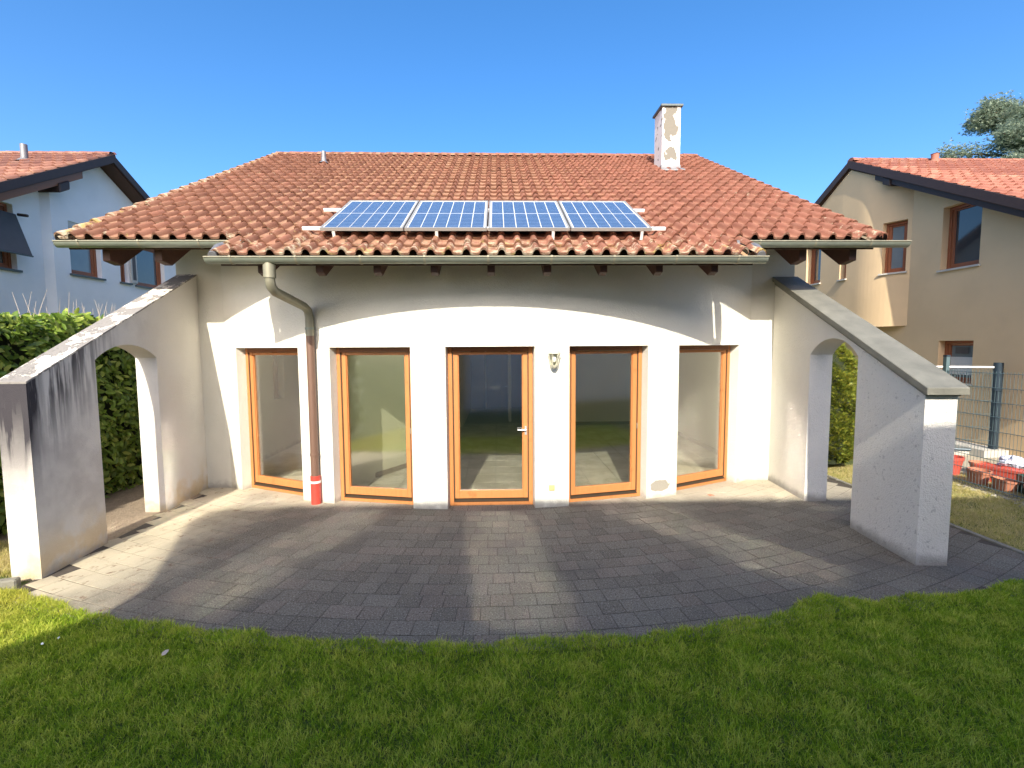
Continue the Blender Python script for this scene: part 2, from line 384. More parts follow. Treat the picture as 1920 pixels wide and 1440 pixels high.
# patio bed and its pavers
patio = MB()
xs = frange(-4.45, 5.5, .3); XL = -4.42
for a, b in zip(xs[:-1], xs[1:]):
    patio.quad((a, arc(10.375 + max(0, a - 2.6) * .2, a), -.004), (b, arc(10.375 + max(0, b - 2.6) * .2, b), -.004), (b, 8.2, -.004), (a, 8.2, -.004))
patio.quad((4.7, 8.201, -.004), (5.5, 8.201, -.004), (5.5, 9.6, -.004), (4.7, 9.6, -.004))
patio_o = tag(patio.build('patio', 'joint_sand'), kind='structure')
def paver_mesh(name, L, W):
    m = MB(); c = .006; h = .0
    p = [(-L/2, -W/2), (L/2, -W/2), (L/2, W/2), (-L/2, W/2)]; q = [(-L/2+c, -W/2+c), (L/2-c, -W/2+c), (L/2-c, W/2-c), (-L/2+c, W/2-c)]
    m.v = [(x, y, -.03) for x, y in p] + [(x, y, -.0014) for x, y in p] + [(x, y, 0) for x, y in q]
    for i in range(4): j = (i + 1) % 4; m.f.append((i, j, 4 + j, 4 + i)); m.f.append((4 + i, 4 + j, 8 + j, 8 + i))
    m.f.append((8, 9, 10, 11)); return m.mesh(name, 'paver_concrete', fix=False)
pav = []
ROW = .203; lens = [.2, .2, .2, .25, .3]
pm = {l: paver_mesh('paver', l - .006, ROW - .007) for l in set(lens)}
for k in range(-4, 19):
    R = 7.35 + ROW * (k + .5)
    t = atan2(-4.9 - CX, sqrt(R * R - 4.8 ** 2)) if R > 4.9 else 0; t += random.random() * .02
    while True:
        L = .2 if abs(t) < .13 + .03 * sin(k * 2.1) else random.choice(lens); tm = t + L / 2 / R; t += L / R
        x = CX + R * sin(tm); y = CY - R * cos(tm)
        if x > 5.38 or tm > 1.1: break
        Rmax = 10.36 + max(0, x - 2.6) * .2
        if R + ROW / 2 > Rmax + .06: continue
        lx = -4.32 if y < 4.67 else -4.38 - (y - 4.67) * .06
        if x - L / 2 < lx - .12: continue
        if y > 9.2 or (y > 7.8 and x < 4.72): continue
        pav.append((x * x * .6 + y * y, x, y, tm, L))
pav.sort()
sm = MB(); 
for i, (d, x, y, tm, L) in enumerate(pav):
    mt = Matrix.Translation((x, y, random.uniform(-.001, .0015))) @ Matrix.Rotation(tm + random.uniform(-.006, .006), 4, 'Z') @ Matrix.Rotation(random.uniform(-.005, .005), 4, 'X') @ Matrix.Rotation(random.uniform(-.005, .005), 4, 'Y')
    if i < 300: link('paver', pm[L], patio_o, mat=mt)
    else:
        me = pm[L]; b = len(sm.v); sm.v += [tuple(mt @ v.co) for v in me.vertices]; sm.f += [tuple(b + q for q in p.vertices) for p in me.polygons]
tag(sm.build('paving', 'paver_concrete', patio_o, fix=False), kind='stuff')

# soil strip left of the left garden wall, lawn edge on the right, path slab through the right arch
s_ = MB(); s_.quad((-6.3, 4.9, -.010), (-4.35, 4.9, -.010), (-4.4, 12, -.010), (-6.3, 12, -.010)); tag(s_.build('soil_bed', 'soil'), kind='structure')
kb = thing('kerb_stone', 'mossy dark concrete edging stone at the foot of the stained left garden wall', 'kerb', loc=(-4.55, 4.55, 0))
m = MB(); d = Vector((.93, .30)).normalized()
F = lambda x, y, z: (-.32 + x * d.x - y * d.y, -.14 + x * d.y + y * d.x, z)
bevel(m.box(-.3, .42, -.045, .045, -.06, .075, F).build('edging', 'kerb_concrete', kb), .012)
for i, y0 in enumerate(frange(4.6, 8.6, 1.0)[:-1]):
    k2 = MB().box(5.44, 5.50, y0, y0 + .985, -.08, .02).build('lawn_edging', 'kerb_concrete'); bevel(k2, .008)
    tag(k2, ['grey concrete lawn edging nearest the camera, right of the patio', 'grey concrete lawn edging beside the front end of the right garden wall', 'grey concrete lawn edging beside the right arch', 'grey concrete lawn edging farthest back on the right'][i], 'kerb', 'edging stones between patio and right lawn')

# ------------------------------------------------------------------ main house
TS = .532; A0 = .122; RA = atan(TS)
def rz(y): return A0 + TS * y if y <= 12.93 else A0 + TS * (2 * 12.93 - y)
house = thing('house', 'cream rendered bungalow with bowed garden front and red tiled roof', 'house', loc=(-.1, 8, 0))
house.location = (0, 0, 0)
Rf = 7.3
def Pf(x): return (x + CX, 7.70 if abs(x) > 4.1 else CY - sqrt(Rf * Rf - x * x) + (7.70 - (CY - sqrt(Rf * Rf - 4.1 ** 2))) * (abs(x) / 4.1) ** 8)
def nf(x):
    if abs(x) > 4.1: return (0, -1)
    return (x / Rf, -sqrt(Rf * Rf - x * x) / Rf)
OPS = [(-3.86, -2.71), (-2.21, -1.06), (-.59, .59), (1.06, 2.21), (2.71, 3.86)]
HEAD = 2.19
m = MB(); ops = [(a, b, K(0), K(HEAD)) for a, b in OPS]
ss = breaks(frange(-4.1, 4.1, .1), [-4.77, 4.78], [q for o in OPS for q in o]); ss = [s for s in ss if not any(abs(s - q) < .03 and s != q and abs(s - q) > 1e-6 for o in OPS for q in o)]
wall_shell(m, Pf, nf, ss, lambda x: rz(Pf(x)[1]) - .12, .3, ops)
front = m.build('wall', 'render_cream', house)
# side and rear walls of the house shell (left one with a window opening)
m = MB(); wall_shell(m, lambda s: (-4.87, s), lambda s: (-1, 0), breaks([7.703, 10.1, 10.62, 12.93, 18.2]), lambda s: rz(s) - .12, .3, [(10.1, 10.62, K(1.12), K(2.1))]); m.build('wall', 'render_cream', house)
m = MB(); wall_shell(m, lambda s: (4.68, s), lambda s: (1, 0), breaks([7.703, 11.8, 12.93, 13.2, 18.2]), lambda s: rz(s) - .12, .3, [(11.8, 13.2, K(.9), K(2.2))]); m.build('wall', 'render_cream', house)  # opening added out of view to let daylight into the room
m = MB().box(-4.57, 4.38, 17.9, 18.2, 0, 4.0); m.build('wall', 'render_cream', house)
# interior
fl = MB(); fl.box(-4.565, 4.375, 6.78, 17.9, -.02, .03); flo = None
m = MB()
pts = [(-4.56, 17.89)] + [(Pf(x)[0] , Pf(x)[1] + .31) for x in frange(-4.4, 4.4, .4)] + [(4.37, 17.89)]
b = len(m.v); m.v += [(x, y, .0) for x, y in pts]; m.f.append(tuple(range(b, b + len(pts)))); interior_floor = m.build('floor', 'pale_concrete', house)
ft = MB().box(-.244, .244, -.244, .244, 0, .012).mesh('floor_tile', 'floor_tile')
cnt = 0
for i in range(18):
    for j in range(14):
        # diagonal 0.5 m tiles
        x = -4.3 + i * .5; y = 7.0 + j * .5
        if y - .25 < Pf(max(-4.6, min(4.6, x + .1 + (.25 if x > 0 else -.25))))[1] + .31 or abs(x - .0) > 4.1 and y < 8.4: continue
        if cnt < 280: link('floor_tile', ft, interior_floor, loc=(x, y, .001)); cnt += 1
m = MB().box(-4.56, 4.37, 6.85, 17.88, 2.52, 2.56); 
m = MB(); b = 0; m.v += [(x, y, 2.52) for x, y in pts]; m.f.append(tuple(range(len(pts)))); m.build('ceiling', 'render_inside', house)
def seg_wall(mb, a, b, z0=0, z1=2.519, th=.12):
    a = Vector(a); b = Vector(b); d = (b - a).normalized(); n = Vector((-d.y, d.x)) * th / 2
    mb.hexa([(p.x, p.y, z) for z in (z0, z1) for p in (a + n, b + n, b - n, a - n)])
m = MB(); seg_wall(m, (-2.62, 7.28), (-1.62, 8.95)); seg_wall(m, (-1.62, 8.95), (-1.0, 13.3)); m.build('partition_wall', 'render_inside', house)
m = MB(); seg_wall(m, (-2.56, 7.30), (-1.545, 8.96), .013, .10, .02); m.build('skirting_board', 'skirting', house)
m = MB().box(.98, 4.379, 13.35, 13.5, .0, 2.519); m.build('partition_wall', 'render_inside', house)
m = MB().box(.98, 4.37, 13.335, 13.349, .013, .10); m.build('skirting_board', 'skirting', house)
m = MB().box(4.36, 4.377, 8.2, 13.33, .013, .10); m.build('skirting_board', 'skirting', house)
m = MB().box(-1.07, -.95, 13.36, 17.2, 0, 2.519); m.build('partition_wall', 'render_inside', house)
m = MB().box(.98, 1.10, 13.52, 17.2, 0, 2.519); m.build('partition_wall', 'render_inside', house)
m = MB().box(-1.07, 1.10, 17.2, 17.3, 0, 2.519); m.build('hall_front', 'board_brown', house)
m = MB().box(-.9, .1, 17.14, 17.19, .0, 2.1); dr = m.build('hall_door', 'window_glass', house)
for x in (-.42,): MB().box(x - .02, x + .02, 17.09, 17.135, .02, 2.08).build('door_stile', 'door_white', dr)
idr = MB().box(.30, .38, 14.0, 14.8, .02, 2.05).build('inner_door', 'door_white', house)
MB().box(.20, .299, 14.08, 14.10, 1.02, 1.04).build('handle', 'alu', idr)
MB().box(-2.44, -2.36, 7.52, 7.535, .28, .36, None)
sk = MB(); F = lambda x, y, z: (-2.40 + x * .514 + y * .857, 7.72 + x * .857 - y * .514, .26 + z)
sk.box(-.045, .045, .052, .07, 0, .09, F); sk.build('wall_socket', 'socket_yellow', house)

def window(parent, A, B, nrm, z0, z1, recess, name='window', fw=.055, sw=.075, frame='wood_orange', head='wood_head', pane='pane_glass', sill=True, handle=None, hall=False, dual=False, headh=None):
    A = Vector(A); B = Vector(B); e = B - A; L = e.length; e /= L; n = Vector(nrm).normalized(); O = A - n * recess
    F = lambda x, y, z: (O.x + e.x * x + n.x * y, O.y + e.y * x + n.y * y, z)
    hh = headh if headh is not None else fw + .01
    fr = MB(); fr.box(0, fw, -.05, .03, z0 + .001, z1 - .001, F); fr.box(L - fw, L, -.05, .03, z0 + .001, z1 - .001, F)
    fr.box(fw, L - fw, -.05, .028, z0 + .001, z0 + .055, F)
    wo_ = bevel(fr.build(name, frame, parent), .004)
    hd = MB(); hd.box(fw + .001, L - fw - .001, -.05, .045, z1 - hh, z1 - .002, F); bevel(hd.build('head_rail', head, wo_), .004)
    sz0 = z0 + (.095 if sill else .056)
    s = MB(); x0, x1 = fw + .003, L - fw - .003
    s.box(x0, x0 + sw, -.04, .012, sz0, z1 - hh - .002, F); s.box(x1 - sw, x1, -.04, .012, sz0, z1 - hh - .002, F)
    s.box(x0 + sw, x1 - sw, -.04, .010, sz0, sz0 + sw + .035 * sill, F); s.box(x0 + sw, x1 - sw, -.04, .010, z1 - hh - sw * .6, z1 - hh - .004, F)
    s.box(x0 + sw, x0 + sw + .012, -.035, -.001, sz0 + sw, z1 - hh - .03, F); s.box(x1 - sw - .012, x1 - sw, -.035, -.001, sz0 + sw, z1 - hh - .03, F)
    bevel(s.build('sash', frame, wo_), .004)
    if dual:   # grooves of the stepped frame
        t = MB(); t.box(x0 + .001, x0 + .012, .0125, .022, sz0, z1 - hh - .01, F); t.box(x1 - .012, x1 - .001, .0125, .022, sz0, z1 - hh - .01, F); t.build('seal', 'drip_dark', wo_)
    p = MB(); p.box(x0 + sw + .002, x1 - sw - .002, -.026, -.014, sz0 + sw - .02, z1 - hh - sw * .6 + .01, F); p.build('pane', pane, wo_)
    if sill:
        d_ = MB(); d_.hexa([F(*q) for q in ((x0, .0, z0 + .057), (x1, .0, z0 + .057), (x1, -.04, z0 + .057), (x0, -.04, z0 + .057), (x0, .045, z0 + .06), (x1, .045, z0 + .06), (x1, -.04, z0 + .09), (x0, -.04, z0 + .09))]); d_.build('drip_rail', 'drip_dark', wo_)
    if handle is not None:
        h = MB(); hx = x1 - sw / 2 if handle > 0 else x0 + sw / 2
        h.box(hx - .014, hx + .014, .0125, .02, .98, 1.10, F); h.tube([F(hx, .02, 1.05), F(hx, .05, 1.05), F(hx - .11 * handle, .05, 1.05)], .009, 8)
        h.build('handle', 'alu', wo_, smooth=True)
    elif hall is False and sill:
        for side in ((x0,) if A.x > 1 else (x1,)):
            h = MB(); h.box(side - .012, side + .012, .013, .026, 1.0, 1.08, F); h.build('hinge', 'zinc', wo_)
    return wo_
for i, (a, b) in enumerate(OPS):
    rc = .17; k = (Rf - rc) / Rf
    f = lambda x: Vector((CX + x * k, CY - sqrt(Rf * Rf - x * x) * k + (Pf(x)[1] - (CY - sqrt(Rf * Rf - x * x)))))
    A, B = f(a), f(b); e = (B - A).normalized(); nn = (e.y, -e.x)
    w_ = window(house, A + e * .004, B - e * .004, nn, .0, HEAD, .0, name='patio_door' if i == 2 else 'window', handle=1 if i == 2 else None, dual=True)
    if i != 2: w_['label'] = ['leftmost full height window half behind the downpipe', 'full height window just right of the downpipe', '', 'full height window right of the wall lamp', 'rightmost full height window facing right'][i]
# interior side window in the left wall
window(house, (-4.87, 10.105), (-4.87, 10.615), (-1, 0), 1.12, 2.1, .12, sill=False, frame='wood_red', head='wood_red', fw=.04, sw=.06)

window(house, (4.68, 13.195), (4.68, 11.805), (1, 0), .9, 2.2, .12, sill=False, frame='wood_red', head='wood_red', fw=.04, sw=.06)  # added window, unseen from the camera, that brightens the back wall
# wall sockets etc
o = MB().box(-.04, .04, -.012, .0, -.04, .04).build('outdoor_socket', 'socket_yellow', house, loc=(.72, Pf(.82)[1] - .002, .27)); bevel(o, .005)

# ---- roof
def Fr(x, v, wv, y0=5.9):   # roof coordinates: x, distance up the slope, normal
    return (x, y0 + v * cos(RA) - wv * sin(RA), A0 + TS * y0 + v * sin(RA) + wv * cos(RA))
TW = .2075; NC = 51; EX = .2825 / cos(RA); X0 = -5.5; SLOPE = (12.93 - 5.9) / cos(RA)
rf = MB()
def deck(x0, x1, y0, y1, z=-.045, th=.03):
    rf.hexa([(x, y, A0 + TS * y + dz) for dz in (z - th, z) for x, y in ((x0, y0), (x1, y0), (x1, y1), (x0, y1))])
deck(-5.42, 5.0, 6.5, 12.93); deck(-3.22, 3.08, 5.92, 6.498)
yb = 19.4
rf.hexa([(x, y, A0 + TS * (2 * 12.93 - y) + dz) for dz in (-.075, .03) for x, y in ((-5.42, 12.932), (5.0, 12.932), (5.0, yb), (-5.42, yb))])
roof = rf.build('roof', 'soffit_wood', house)
prof = [(-.002, .012), (.02, .003), (.06, .0), (.10, .003), (.114, .014), (.122, .040), (.140, .062), (.162, .068), (.184, .058), (.199, .034), (.2095, .008)]
def tile_mesh(name, mat, prof, tw, ex, lift=.034, th=.028):
    m = MB(); k = len(prof); hi = 1.0
    for v, wl in ((0, lift), (ex + .045, -.002)):
        for x, z in prof: m.v.append((x, v, z + wl))
    for x, z in prof: m.v.append((x, .004, z + lift - th))
    for i in range(k - 1): m.f.append((i, i + 1, k + i + 1, k + i))
    for i in range(k - 1): m.f.append((2 * k + i, 2 * k + i + 1, i + 1, i))
    me = m.mesh(name, mat, fix=False)
    for p in list(me.polygons)[:k - 1]: p.use_smooth = True
    return me
tmesh = tile_mesh('roof_tile', 'clay_tile', prof, TW, EX)
FX0, FX1 = -3.22, 3.06
# frame of the roof plane
RM = Matrix(((1, 0, 0, 0), (0, cos(RA), -sin(RA), 0), (0, sin(RA), cos(RA), 0), (0, 0, 0, 1)))
tl = []
PANEL = (-2.22, 1.99, 6.33, 7.70)
for r in range(25):
    y = 5.9 + r * .2825
    for c in range(NC):
        x = X0 + c * TW
        if r < 2 and not (x >= FX0 - .06 and x + TW <= FX1 + .12): continue
        hid = PANEL[0] + .2 < x < PANEL[1] - .4 and PANEL[2] + .25 < y < PANEL[3] - .3
        tl.append((y + (100 if hid else 0), x, y))
tl.sort(); smb = MB()
def tile_mat(x, y, A, T, a, jit=1.0):
    return Matrix.Translation((x + random.uniform(-.003, .003) * jit, y + random.uniform(-.004, .004) * jit, A + T * y + random.uniform(-.002, .003) * jit)) @ Matrix.Rotation(a + random.uniform(-.008, .008) * jit, 4, 'X') @ Matrix.Rotation(random.uniform(-.02, .02) * jit, 4, 'Y')
def pour(mb, me, mt):
    b = len(mb.v); mb.v += [tuple(mt @ v.co) for v in me.vertices]; mb.f += [tuple(b + q for q in p.vertices) for p in me.polygons]
for i, (_, x, y) in enumerate(tl):
    mt = tile_mat(x, y, A0, TS, RA)
    if i < 300: link('roof_tile', tmesh, roof, mat=mt)
    else: pour(smb, tmesh, mt)
me = smb.mesh('roof_tiling', 'clay_tile', fix=False)
kk = len(prof) - 1
fl_ = np.tile(np.array([True] * kk + [False] * kk), len(me.polygons) // (2 * kk)); me.polygons.foreach_set('use_smooth', fl_)
tag(link('roof_tiling', me, roof), kind='stuff')
# verge tiles: rounded caps stepping up both edges
vm = MB(); vp = [(-.05, -.085), (-.05, .02), (-.035, .055), (0, .072), (.035, .06), (.06, .02)]
vme = tile_mesh('verge_tile', 'clay_tile', vp, .1, EX, .03, .02)
for r in range(2, 25):
    y = 5.9 + r * .2825
    for x in (-5.5, 5.10):
        link('verge_tile', vme, roof, mat=Matrix.Translation((x, y, A0 + TS * y)) @ Matrix.Rotation(RA, 4, 'X') @ Matrix.Scale(-1 if x > 0 else 1, 4, (1, 0, 0)))
for r in range(2):
    y = 5.9 + r * .2825
    for x in (-3.27, 3.17): link('verge_tile', vme, roof, mat=Matrix.Translation((x, y, A0 + TS * y - .02)) @ Matrix.Rotation(RA, 4, 'X') @ Matrix.Scale(-1 if x > 0 else 1, 4, (1, 0, 0)))
# ridge caps
rm_ = MB(); kq = 9
for j, xx in enumerate((0, .37)):
    for i in range(kq): t = pi * i / (kq - 1); r_ = .115 - .012 * j; rm_.v.append((xx, r_ * cos(t) * 1.1, .0 + r_ * sin(t) * .85))
for i in range(kq - 1): rm_.f.append((i, i + 1, kq + i + 1, kq + i))
rm_.f.append(tuple(range(kq))); rme = rm_.mesh('ridge_tile', 'clay_tile', True)
for i in range(31):
    link('ridge_tile', rme, roof, mat=Matrix.Translation((X0 + .0 + i * .343, 12.93, A0 + TS * 12.93 + .0 + random.uniform(-.004, .004))))
# rafters
def rafter(x, ye, z_drop=.18, y1=7.9, wd=.09, cut=.10):
    t = lambda y: A0 + TS * y - .078
    poly = [(ye, t(ye)), (y1, t(y1)), (y1, t(y1) - .2), (ye + cut, t(ye) - z_drop), (ye, t(ye) - z_drop + .03)]
    m = MB().extrude(poly, lambda y, z: (x - wd / 2, y, z), lambda y, z: (x + wd / 2, y, z)); return bevel(m.build('rafter', 'beam_brown', house), .006)
for i in range(9): rafter(-2.79 + i * .68, 5.99)
for x in (-5.06, -4.40, 4.13, 4.82): rafter(x, 6.62, .27, 8.0, .10, .20)
fb = MB()
fb.box(-3.22, 3.08, 5.915, 5.935, 3.15, 3.245); fb.box(-5.42, -3.225, 6.495, 6.515, 3.45, 3.55); fb.box(3.085, 5.0, 6.495, 6.515, 3.45, 3.55)
fb.build('fascia_board', 'board_brown', house)
# gutters
def gutter(x0, x1, y, z, r=.068, drop=0):
    m = MB(); n = 10; q = []
    for rr in (r, r - .006):
        for x, dz in ((x0, 0), (x1, drop)):
            for i in range(n + 1): t = pi + pi * i / n; m.v.append((x, y + rr * cos(t), z + dz + rr * sin(t) * 1.0))
    k = n + 1
    for i in range(n): m.f += [(i, i + 1, k + i + 1, k + i), (2 * k + i + 1, 2 * k + i, 3 * k + i, 3 * k + i + 1)]
    m.f += [(0, k, 3 * k, 2 * k), (n, 2 * k + n, 3 * k + n, k + n)]
    for o_ in (0, k): m.f.append(tuple(o_ + i for i in range(k)))
    gt = m.build('gutter', 'zinc', house, smooth=True)
    b_ = MB(); b_.tube([(x0, y - r - .002, z + .004), (x1, y - r - .002, z + .004 + drop)], .009, 8); b_.build('gutter_bead', 'zinc_pale', gt, smooth=True)
    x = x0 + .3
    while x < x1 - .05:
        br = MB(); c = n
        for xx in (x - .012, x + .012):
            for i in range(n + 1): t = pi * .97 + pi * 1.03 * i / n; br.v.append((xx, y + (r + .006) * cos(t), z + (r + .006) * sin(t)))
        for i in range(n): br.f.append((i, i + 1, k + i + 1, k + i))
        br.box(x - .012, x + .012, y - r - .016, y - r + .006, z - .004, z + .018)
        br.build('gutter_bracket', 'zinc_pale', gt, smooth=True); x += .735
    return gt
gutter(-3.34, 3.20, 5.845, 3.225); gutter(-5.50, -3.23, 6.43, 3.525); gutter(3.10, 5.40, 6.43, 3.525)
for s in (-1, 1):   # short spouts from the side gutters into the front one
    x = -3.30 if s < 0 else 3.17
    MB().tube([(x + .10 * -s, 6.40, 3.50), (x + .03 * s, 6.30, 3.47), (x + .02 * s, 6.05, 3.38), (x, 5.93, 3.30), (x - .01 * s, 5.87, 3.26)], .048, 12).build('overflow_spout', 'lead', house, smooth=True)
# downpipe
dpx = -2.57; wy = Pf(dpx + .1)[1]
up = MB().tube([(-2.64, 5.86, 3.19), (-2.64, 5.86, 3.10), (-2.64, 5.86, 2.97), (-2.64, 5.89, 2.90), (-2.635, 5.97, 2.855), (-2.59, wy - .19, 2.74), (-2.575, wy - .10, 2.69), (-2.57, wy - .07, 2.60), (-2.57, wy - .07, 2.35)], .057, 14).build('downpipe', 'zinc_pale', house, smooth=True)
MB().tube([(-2.64, 5.86, 3.0), (-2.64, 5.86, 3.15)], .068, 14).build('pipe_collar', 'zinc_pale', up, smooth=True)
MB().tube([(-2.57, wy - .07, 2.352), (-2.57, wy - .07, .38)], .056, 14).build('lower_pipe', 'pipe_brown', up, smooth=True)
MB().tube([(-2.57, wy - .07, .0), (-2.57, wy - .07, .40)], .068, 16).build('standpipe', 'pipe_red', up, smooth=True)
for z, c in ((.70, 'pipe_brown'), (.315, 'door_white'), (2.45, 'zinc')):
    MB().tube([(-2.57, wy - .07, z - .015), (-2.57, wy - .07, z + .015)], .073 if z < .5 else .063, 14).box(-2.58, -2.56, wy - .06, wy + .02, z - .01, z + .01).build('pipe_clamp', c, up, smooth=True)
# chimney
cx, cy = 3.86, 11.36
ch = MB().box(cx - .20, cx + .20, cy - .27, cy + .27, 6.05, 7.40).build('chimney', 'render_chimney', house)
bevel(MB().box(cx - .245, cx + .245, cy - .315, cy + .315, 7.402, 7.45).build('chimney_cap', 'zinc_dark', ch), .006)
MB().box(cx - .215, cx + .215, cy - .285, cy + .285, 5.9, 6.16).build('flashing', 'lead', ch)
fz = MB(); F = lambda x, y, z: (x, y, A0 + TS * y + .075 + z)
fz.box(cx - .27, cx + .27, cy - .42, cy - .286, -.02, .01, F); fz.build('apron', 'lead', ch)
MB().tube([(-3.92, 11.66, 6.3), (-3.92, 11.66, 6.63)], .05, 12).lathe([(.12, 0), (.06, .05), (.052, .14)], (-3.92, 11.66, 6.36)).build('vent_pipe', 'lead', house, smooth=True)

# ------------------------------------------------------------------ solar modules
HOFF = .19
def Fp(x, v, wv): return (x, 6.33 + v * cos(RA) - wv * sin(RA), A0 + HOFF + TS * 6.33 + v * sin(RA) + wv * cos(RA))
PLn = (7.70 - 6.33) / cos(RA); PW = (1.99 + 2.22) / 4
lab = ['leftmost blue solar module on the tiled roof', 'second blue solar module from the left on the tiled roof', 'third blue solar module from the left, right of the middle gap', 'rightmost blue solar module, nearest the chimney']
gap = .018; cw = (PW - gap - .075) / 6; chh = (PLn - .09) / 2; ch_ = chh - .028
cellm = MB(); cellm.v = [(0, 0, 0), (cw - .010, 0, 0), (cw - .010, ch_, 0), (0, ch_, 0), (.0, 0, -.004), (cw - .010, 0, -.004), (cw - .010, ch_, -.004), (0, ch_, -.004)]
cellm.f = [(0, 1, 2, 3), (0, 4, 5, 1), (1, 5, 6, 2), (2, 6, 7, 3), (3, 7, 4, 0)]; cme = cellm.mesh('solar_cell', 'solar_cell')
PF = Matrix.Translation((0, 6.33, A0 + HOFF + TS * 6.33)) @ Matrix.Rotation(RA, 4, 'X')
for i in range(4):
    x = -2.22 + i * PW + gap / 2; L = PW - gap
    t = thing('solar_panel', lab[i], 'solar panel', 'solar panels on the roof', loc=(x, 6.33, A0 + HOFF + TS * 6.33)); t.rotation_euler = (RA, 0, 0)
    fm = MB(); fm.box(0, L, 0, .022, -.035, .004); fm.box(0, L, PLn - .022, PLn, -.035, .004); fm.box(0, .022, .022, PLn - .022, -.035, .004); fm.box(L - .022, L, .022, PLn - .022, -.035, .004); fm.build('frame', 'panel_frame', t)
    MB().box(.0222, L - .0222, .0222, PLn - .0222, -.02, -.006).build('backsheet', 'alu_bright', t)
    for a in range(6):
        for b in range(2): link('cell', cme, t, loc=(.037 + a * cw + .005, .045 + b * chh + .01, -.0015))
for q, (v, lb, xa, xb) in enumerate(((.20, 'white mounting rail under the lower edge of the solar panels', -2.50, 2.22), (1.20, 'white mounting rail under the upper edge of the solar panels', -2.52, 2.20))):
    t = thing('mounting_rail', lb, 'rail', 'rails carrying the solar panels', loc=(0, 6.33, A0 + HOFF + TS * 6.33)); t.rotation_euler = (RA, 0, 0)
    bevel(MB().box(xa, xb, v - .022, v + .022, -.08, -.037).build('bar', 'white_rail', t), .004)
    for hx in (-2.05, -.76, .72, 1.86):
        MB().box(hx - .018, hx + .018, v - .20, v - .195, -.15, -.04).box(hx - .018, hx + .018, v - .2, v, -.062, -.055).build('roof_hook', 'white_rail', t)

# ------------------------------------------------------------------ wall lamp
ly = Pf(.84)[1]
t = thing('wall_lamp', 'small white lantern on the pier right of the patio door', 'lamp', loc=(.745, ly, 2.03))
ln = MB().box(-.05, .05, -.012, -.001, -.10, .06).build('back_plate', 'lamp_white', t); bevel(ln, .004)
c0 = (0, -.085, 0)
def hexl(prof, c, n=6): return MB().lathe(prof, c, n)
MB().tube([(0, -.01, -.10), (0, -.05, -.13), (0, -.085, -.125)], .010, 8).lathe([(.001, -.13), (.03, -.125), (.045, -.105), (.05, -.09), (.001, -.09)], c0, 6).build('base', 'lamp_white', t)
hexl([(.092, .062), (.085, .072), (.05, .105), (.022, .12), (.015, .135), (.001, .145), ], c0).build('lamp_roof', 'lamp_white', t)
m = MB()
for j in range(6):
    a = 2 * pi * j / 6; m.tube([(.048 * cos(a), -.085 + .048 * sin(a), -.09), (.074 * cos(a), -.085 + .074 * sin(a), .065)], .006, 5)
m.build('glazing_bars', 'lamp_white', t)
hexl([(.045, -.089), (.071, .062)], c0).build('lamp_glass', 'lamp_glass', t)
MB().lathe([(.001, -.05), (.018, -.045), (.027, -.02), (.027, 0), (.014, .025), (.012, .05)], c0, 12).build('bulb', 'bulb', t, smooth=True)

# ------------------------------------------------------------------ garden walls (buttresses) with arches
def garden_wall(root, P0, P1, out, zf, zr, th, a0, a1, spring, crown, mat, top_gap=0.0):
    P0 = Vector(P0); P1 = Vector(P1); L = (P1 - P0).length; e = (P1 - P0) / L; n = Vector((e.y, -e.x)) * (1 if Vector((e.y, -e.x)).x * -out > 0 else -1)
    # outer face of wall_shell = inner garden face, thickness goes to 'out'
    P = lambda s: tuple(P0 + e * s); nn = lambda s: (n.x, n.y)
    top = lambda s: zf + (zr - zf) * s / L - top_gap
    mid = (a0 + a1) / 2; hw = (a1 - a0) / 2; rise = crown - spring; R = (hw * hw + rise * rise) / (2 * rise)
    arch = lambda s: crown - R + sqrt(max(0, R * R - (s - mid) ** 2))
    m = MB(); wall_shell(m, P, nn, breaks([0, L], frange(a0, a1, .06), frange(0, a0, .5), frange(a1, L, .5)), top, th, [(a0, a1, K(-.05), arch)], z0=-.05)
    w_ = m.build('wall', mat, root); return P, n, top, L
lw_ = thing('garden_wall', 'stained left garden wall with arched opening and peeling sloping top', 'wall', 'sloping garden walls flanking the patio')
P, n, top, L = garden_wall(lw_, (-4.38, 4.67), (-4.565, 7.70), -1, 1.885, 3.30, .265, .87, 1.95, 2.07, 2.24, 'render_weathered', .012)
m = MB(); ss = frange(0, L, .12)
for a, b in zip(ss[:-1], ss[1:]):
    q = []
    for dz in (-.011, .008):
        for s, k in ((a, .004), (b, .004), (b, -.269), (a, -.269)):
            p = P(s); q.append((p[0] + n.x * k, p[1] + n.y * k, top(s) + .012 + dz))
    m.hexa(q)
m.build('wall_top', 'coping_peeling', lw_)
rw_ = thing('garden_wall', 'white rough rendered right garden wall with arch and grey metal coping', 'wall', 'sloping garden walls flanking the patio')
P, n, top, L = garden_wall(rw_, (4.13, 4.60), (4.372, 7.70), 1, 1.73, 3.17, .30, 1.02, 2.03, 2.05, 2.27, 'render_rough')
m = MB(); sl = (3.17 - 1.73) / L
def cq(s, k, z): p = P(s); return (p[0] + n.x * k, p[1] + n.y * k, z)
m.hexa([cq(-.08, .045, top(-.08) + .012), cq(L - .002, .045, top(L) + .012), cq(L - .002, -.345, top(L) + .012), cq(-.08, -.345, top(-.08) + .012),
        cq(-.08, .045, top(-.08) + .085), cq(L - .002, .045, top(L) + .085), cq(L - .002, -.345, top(L) + .085), cq(-.08, -.345, top(-.08) + .085)])
bevel(m.build('coping', 'coping_metal', rw_), .006)
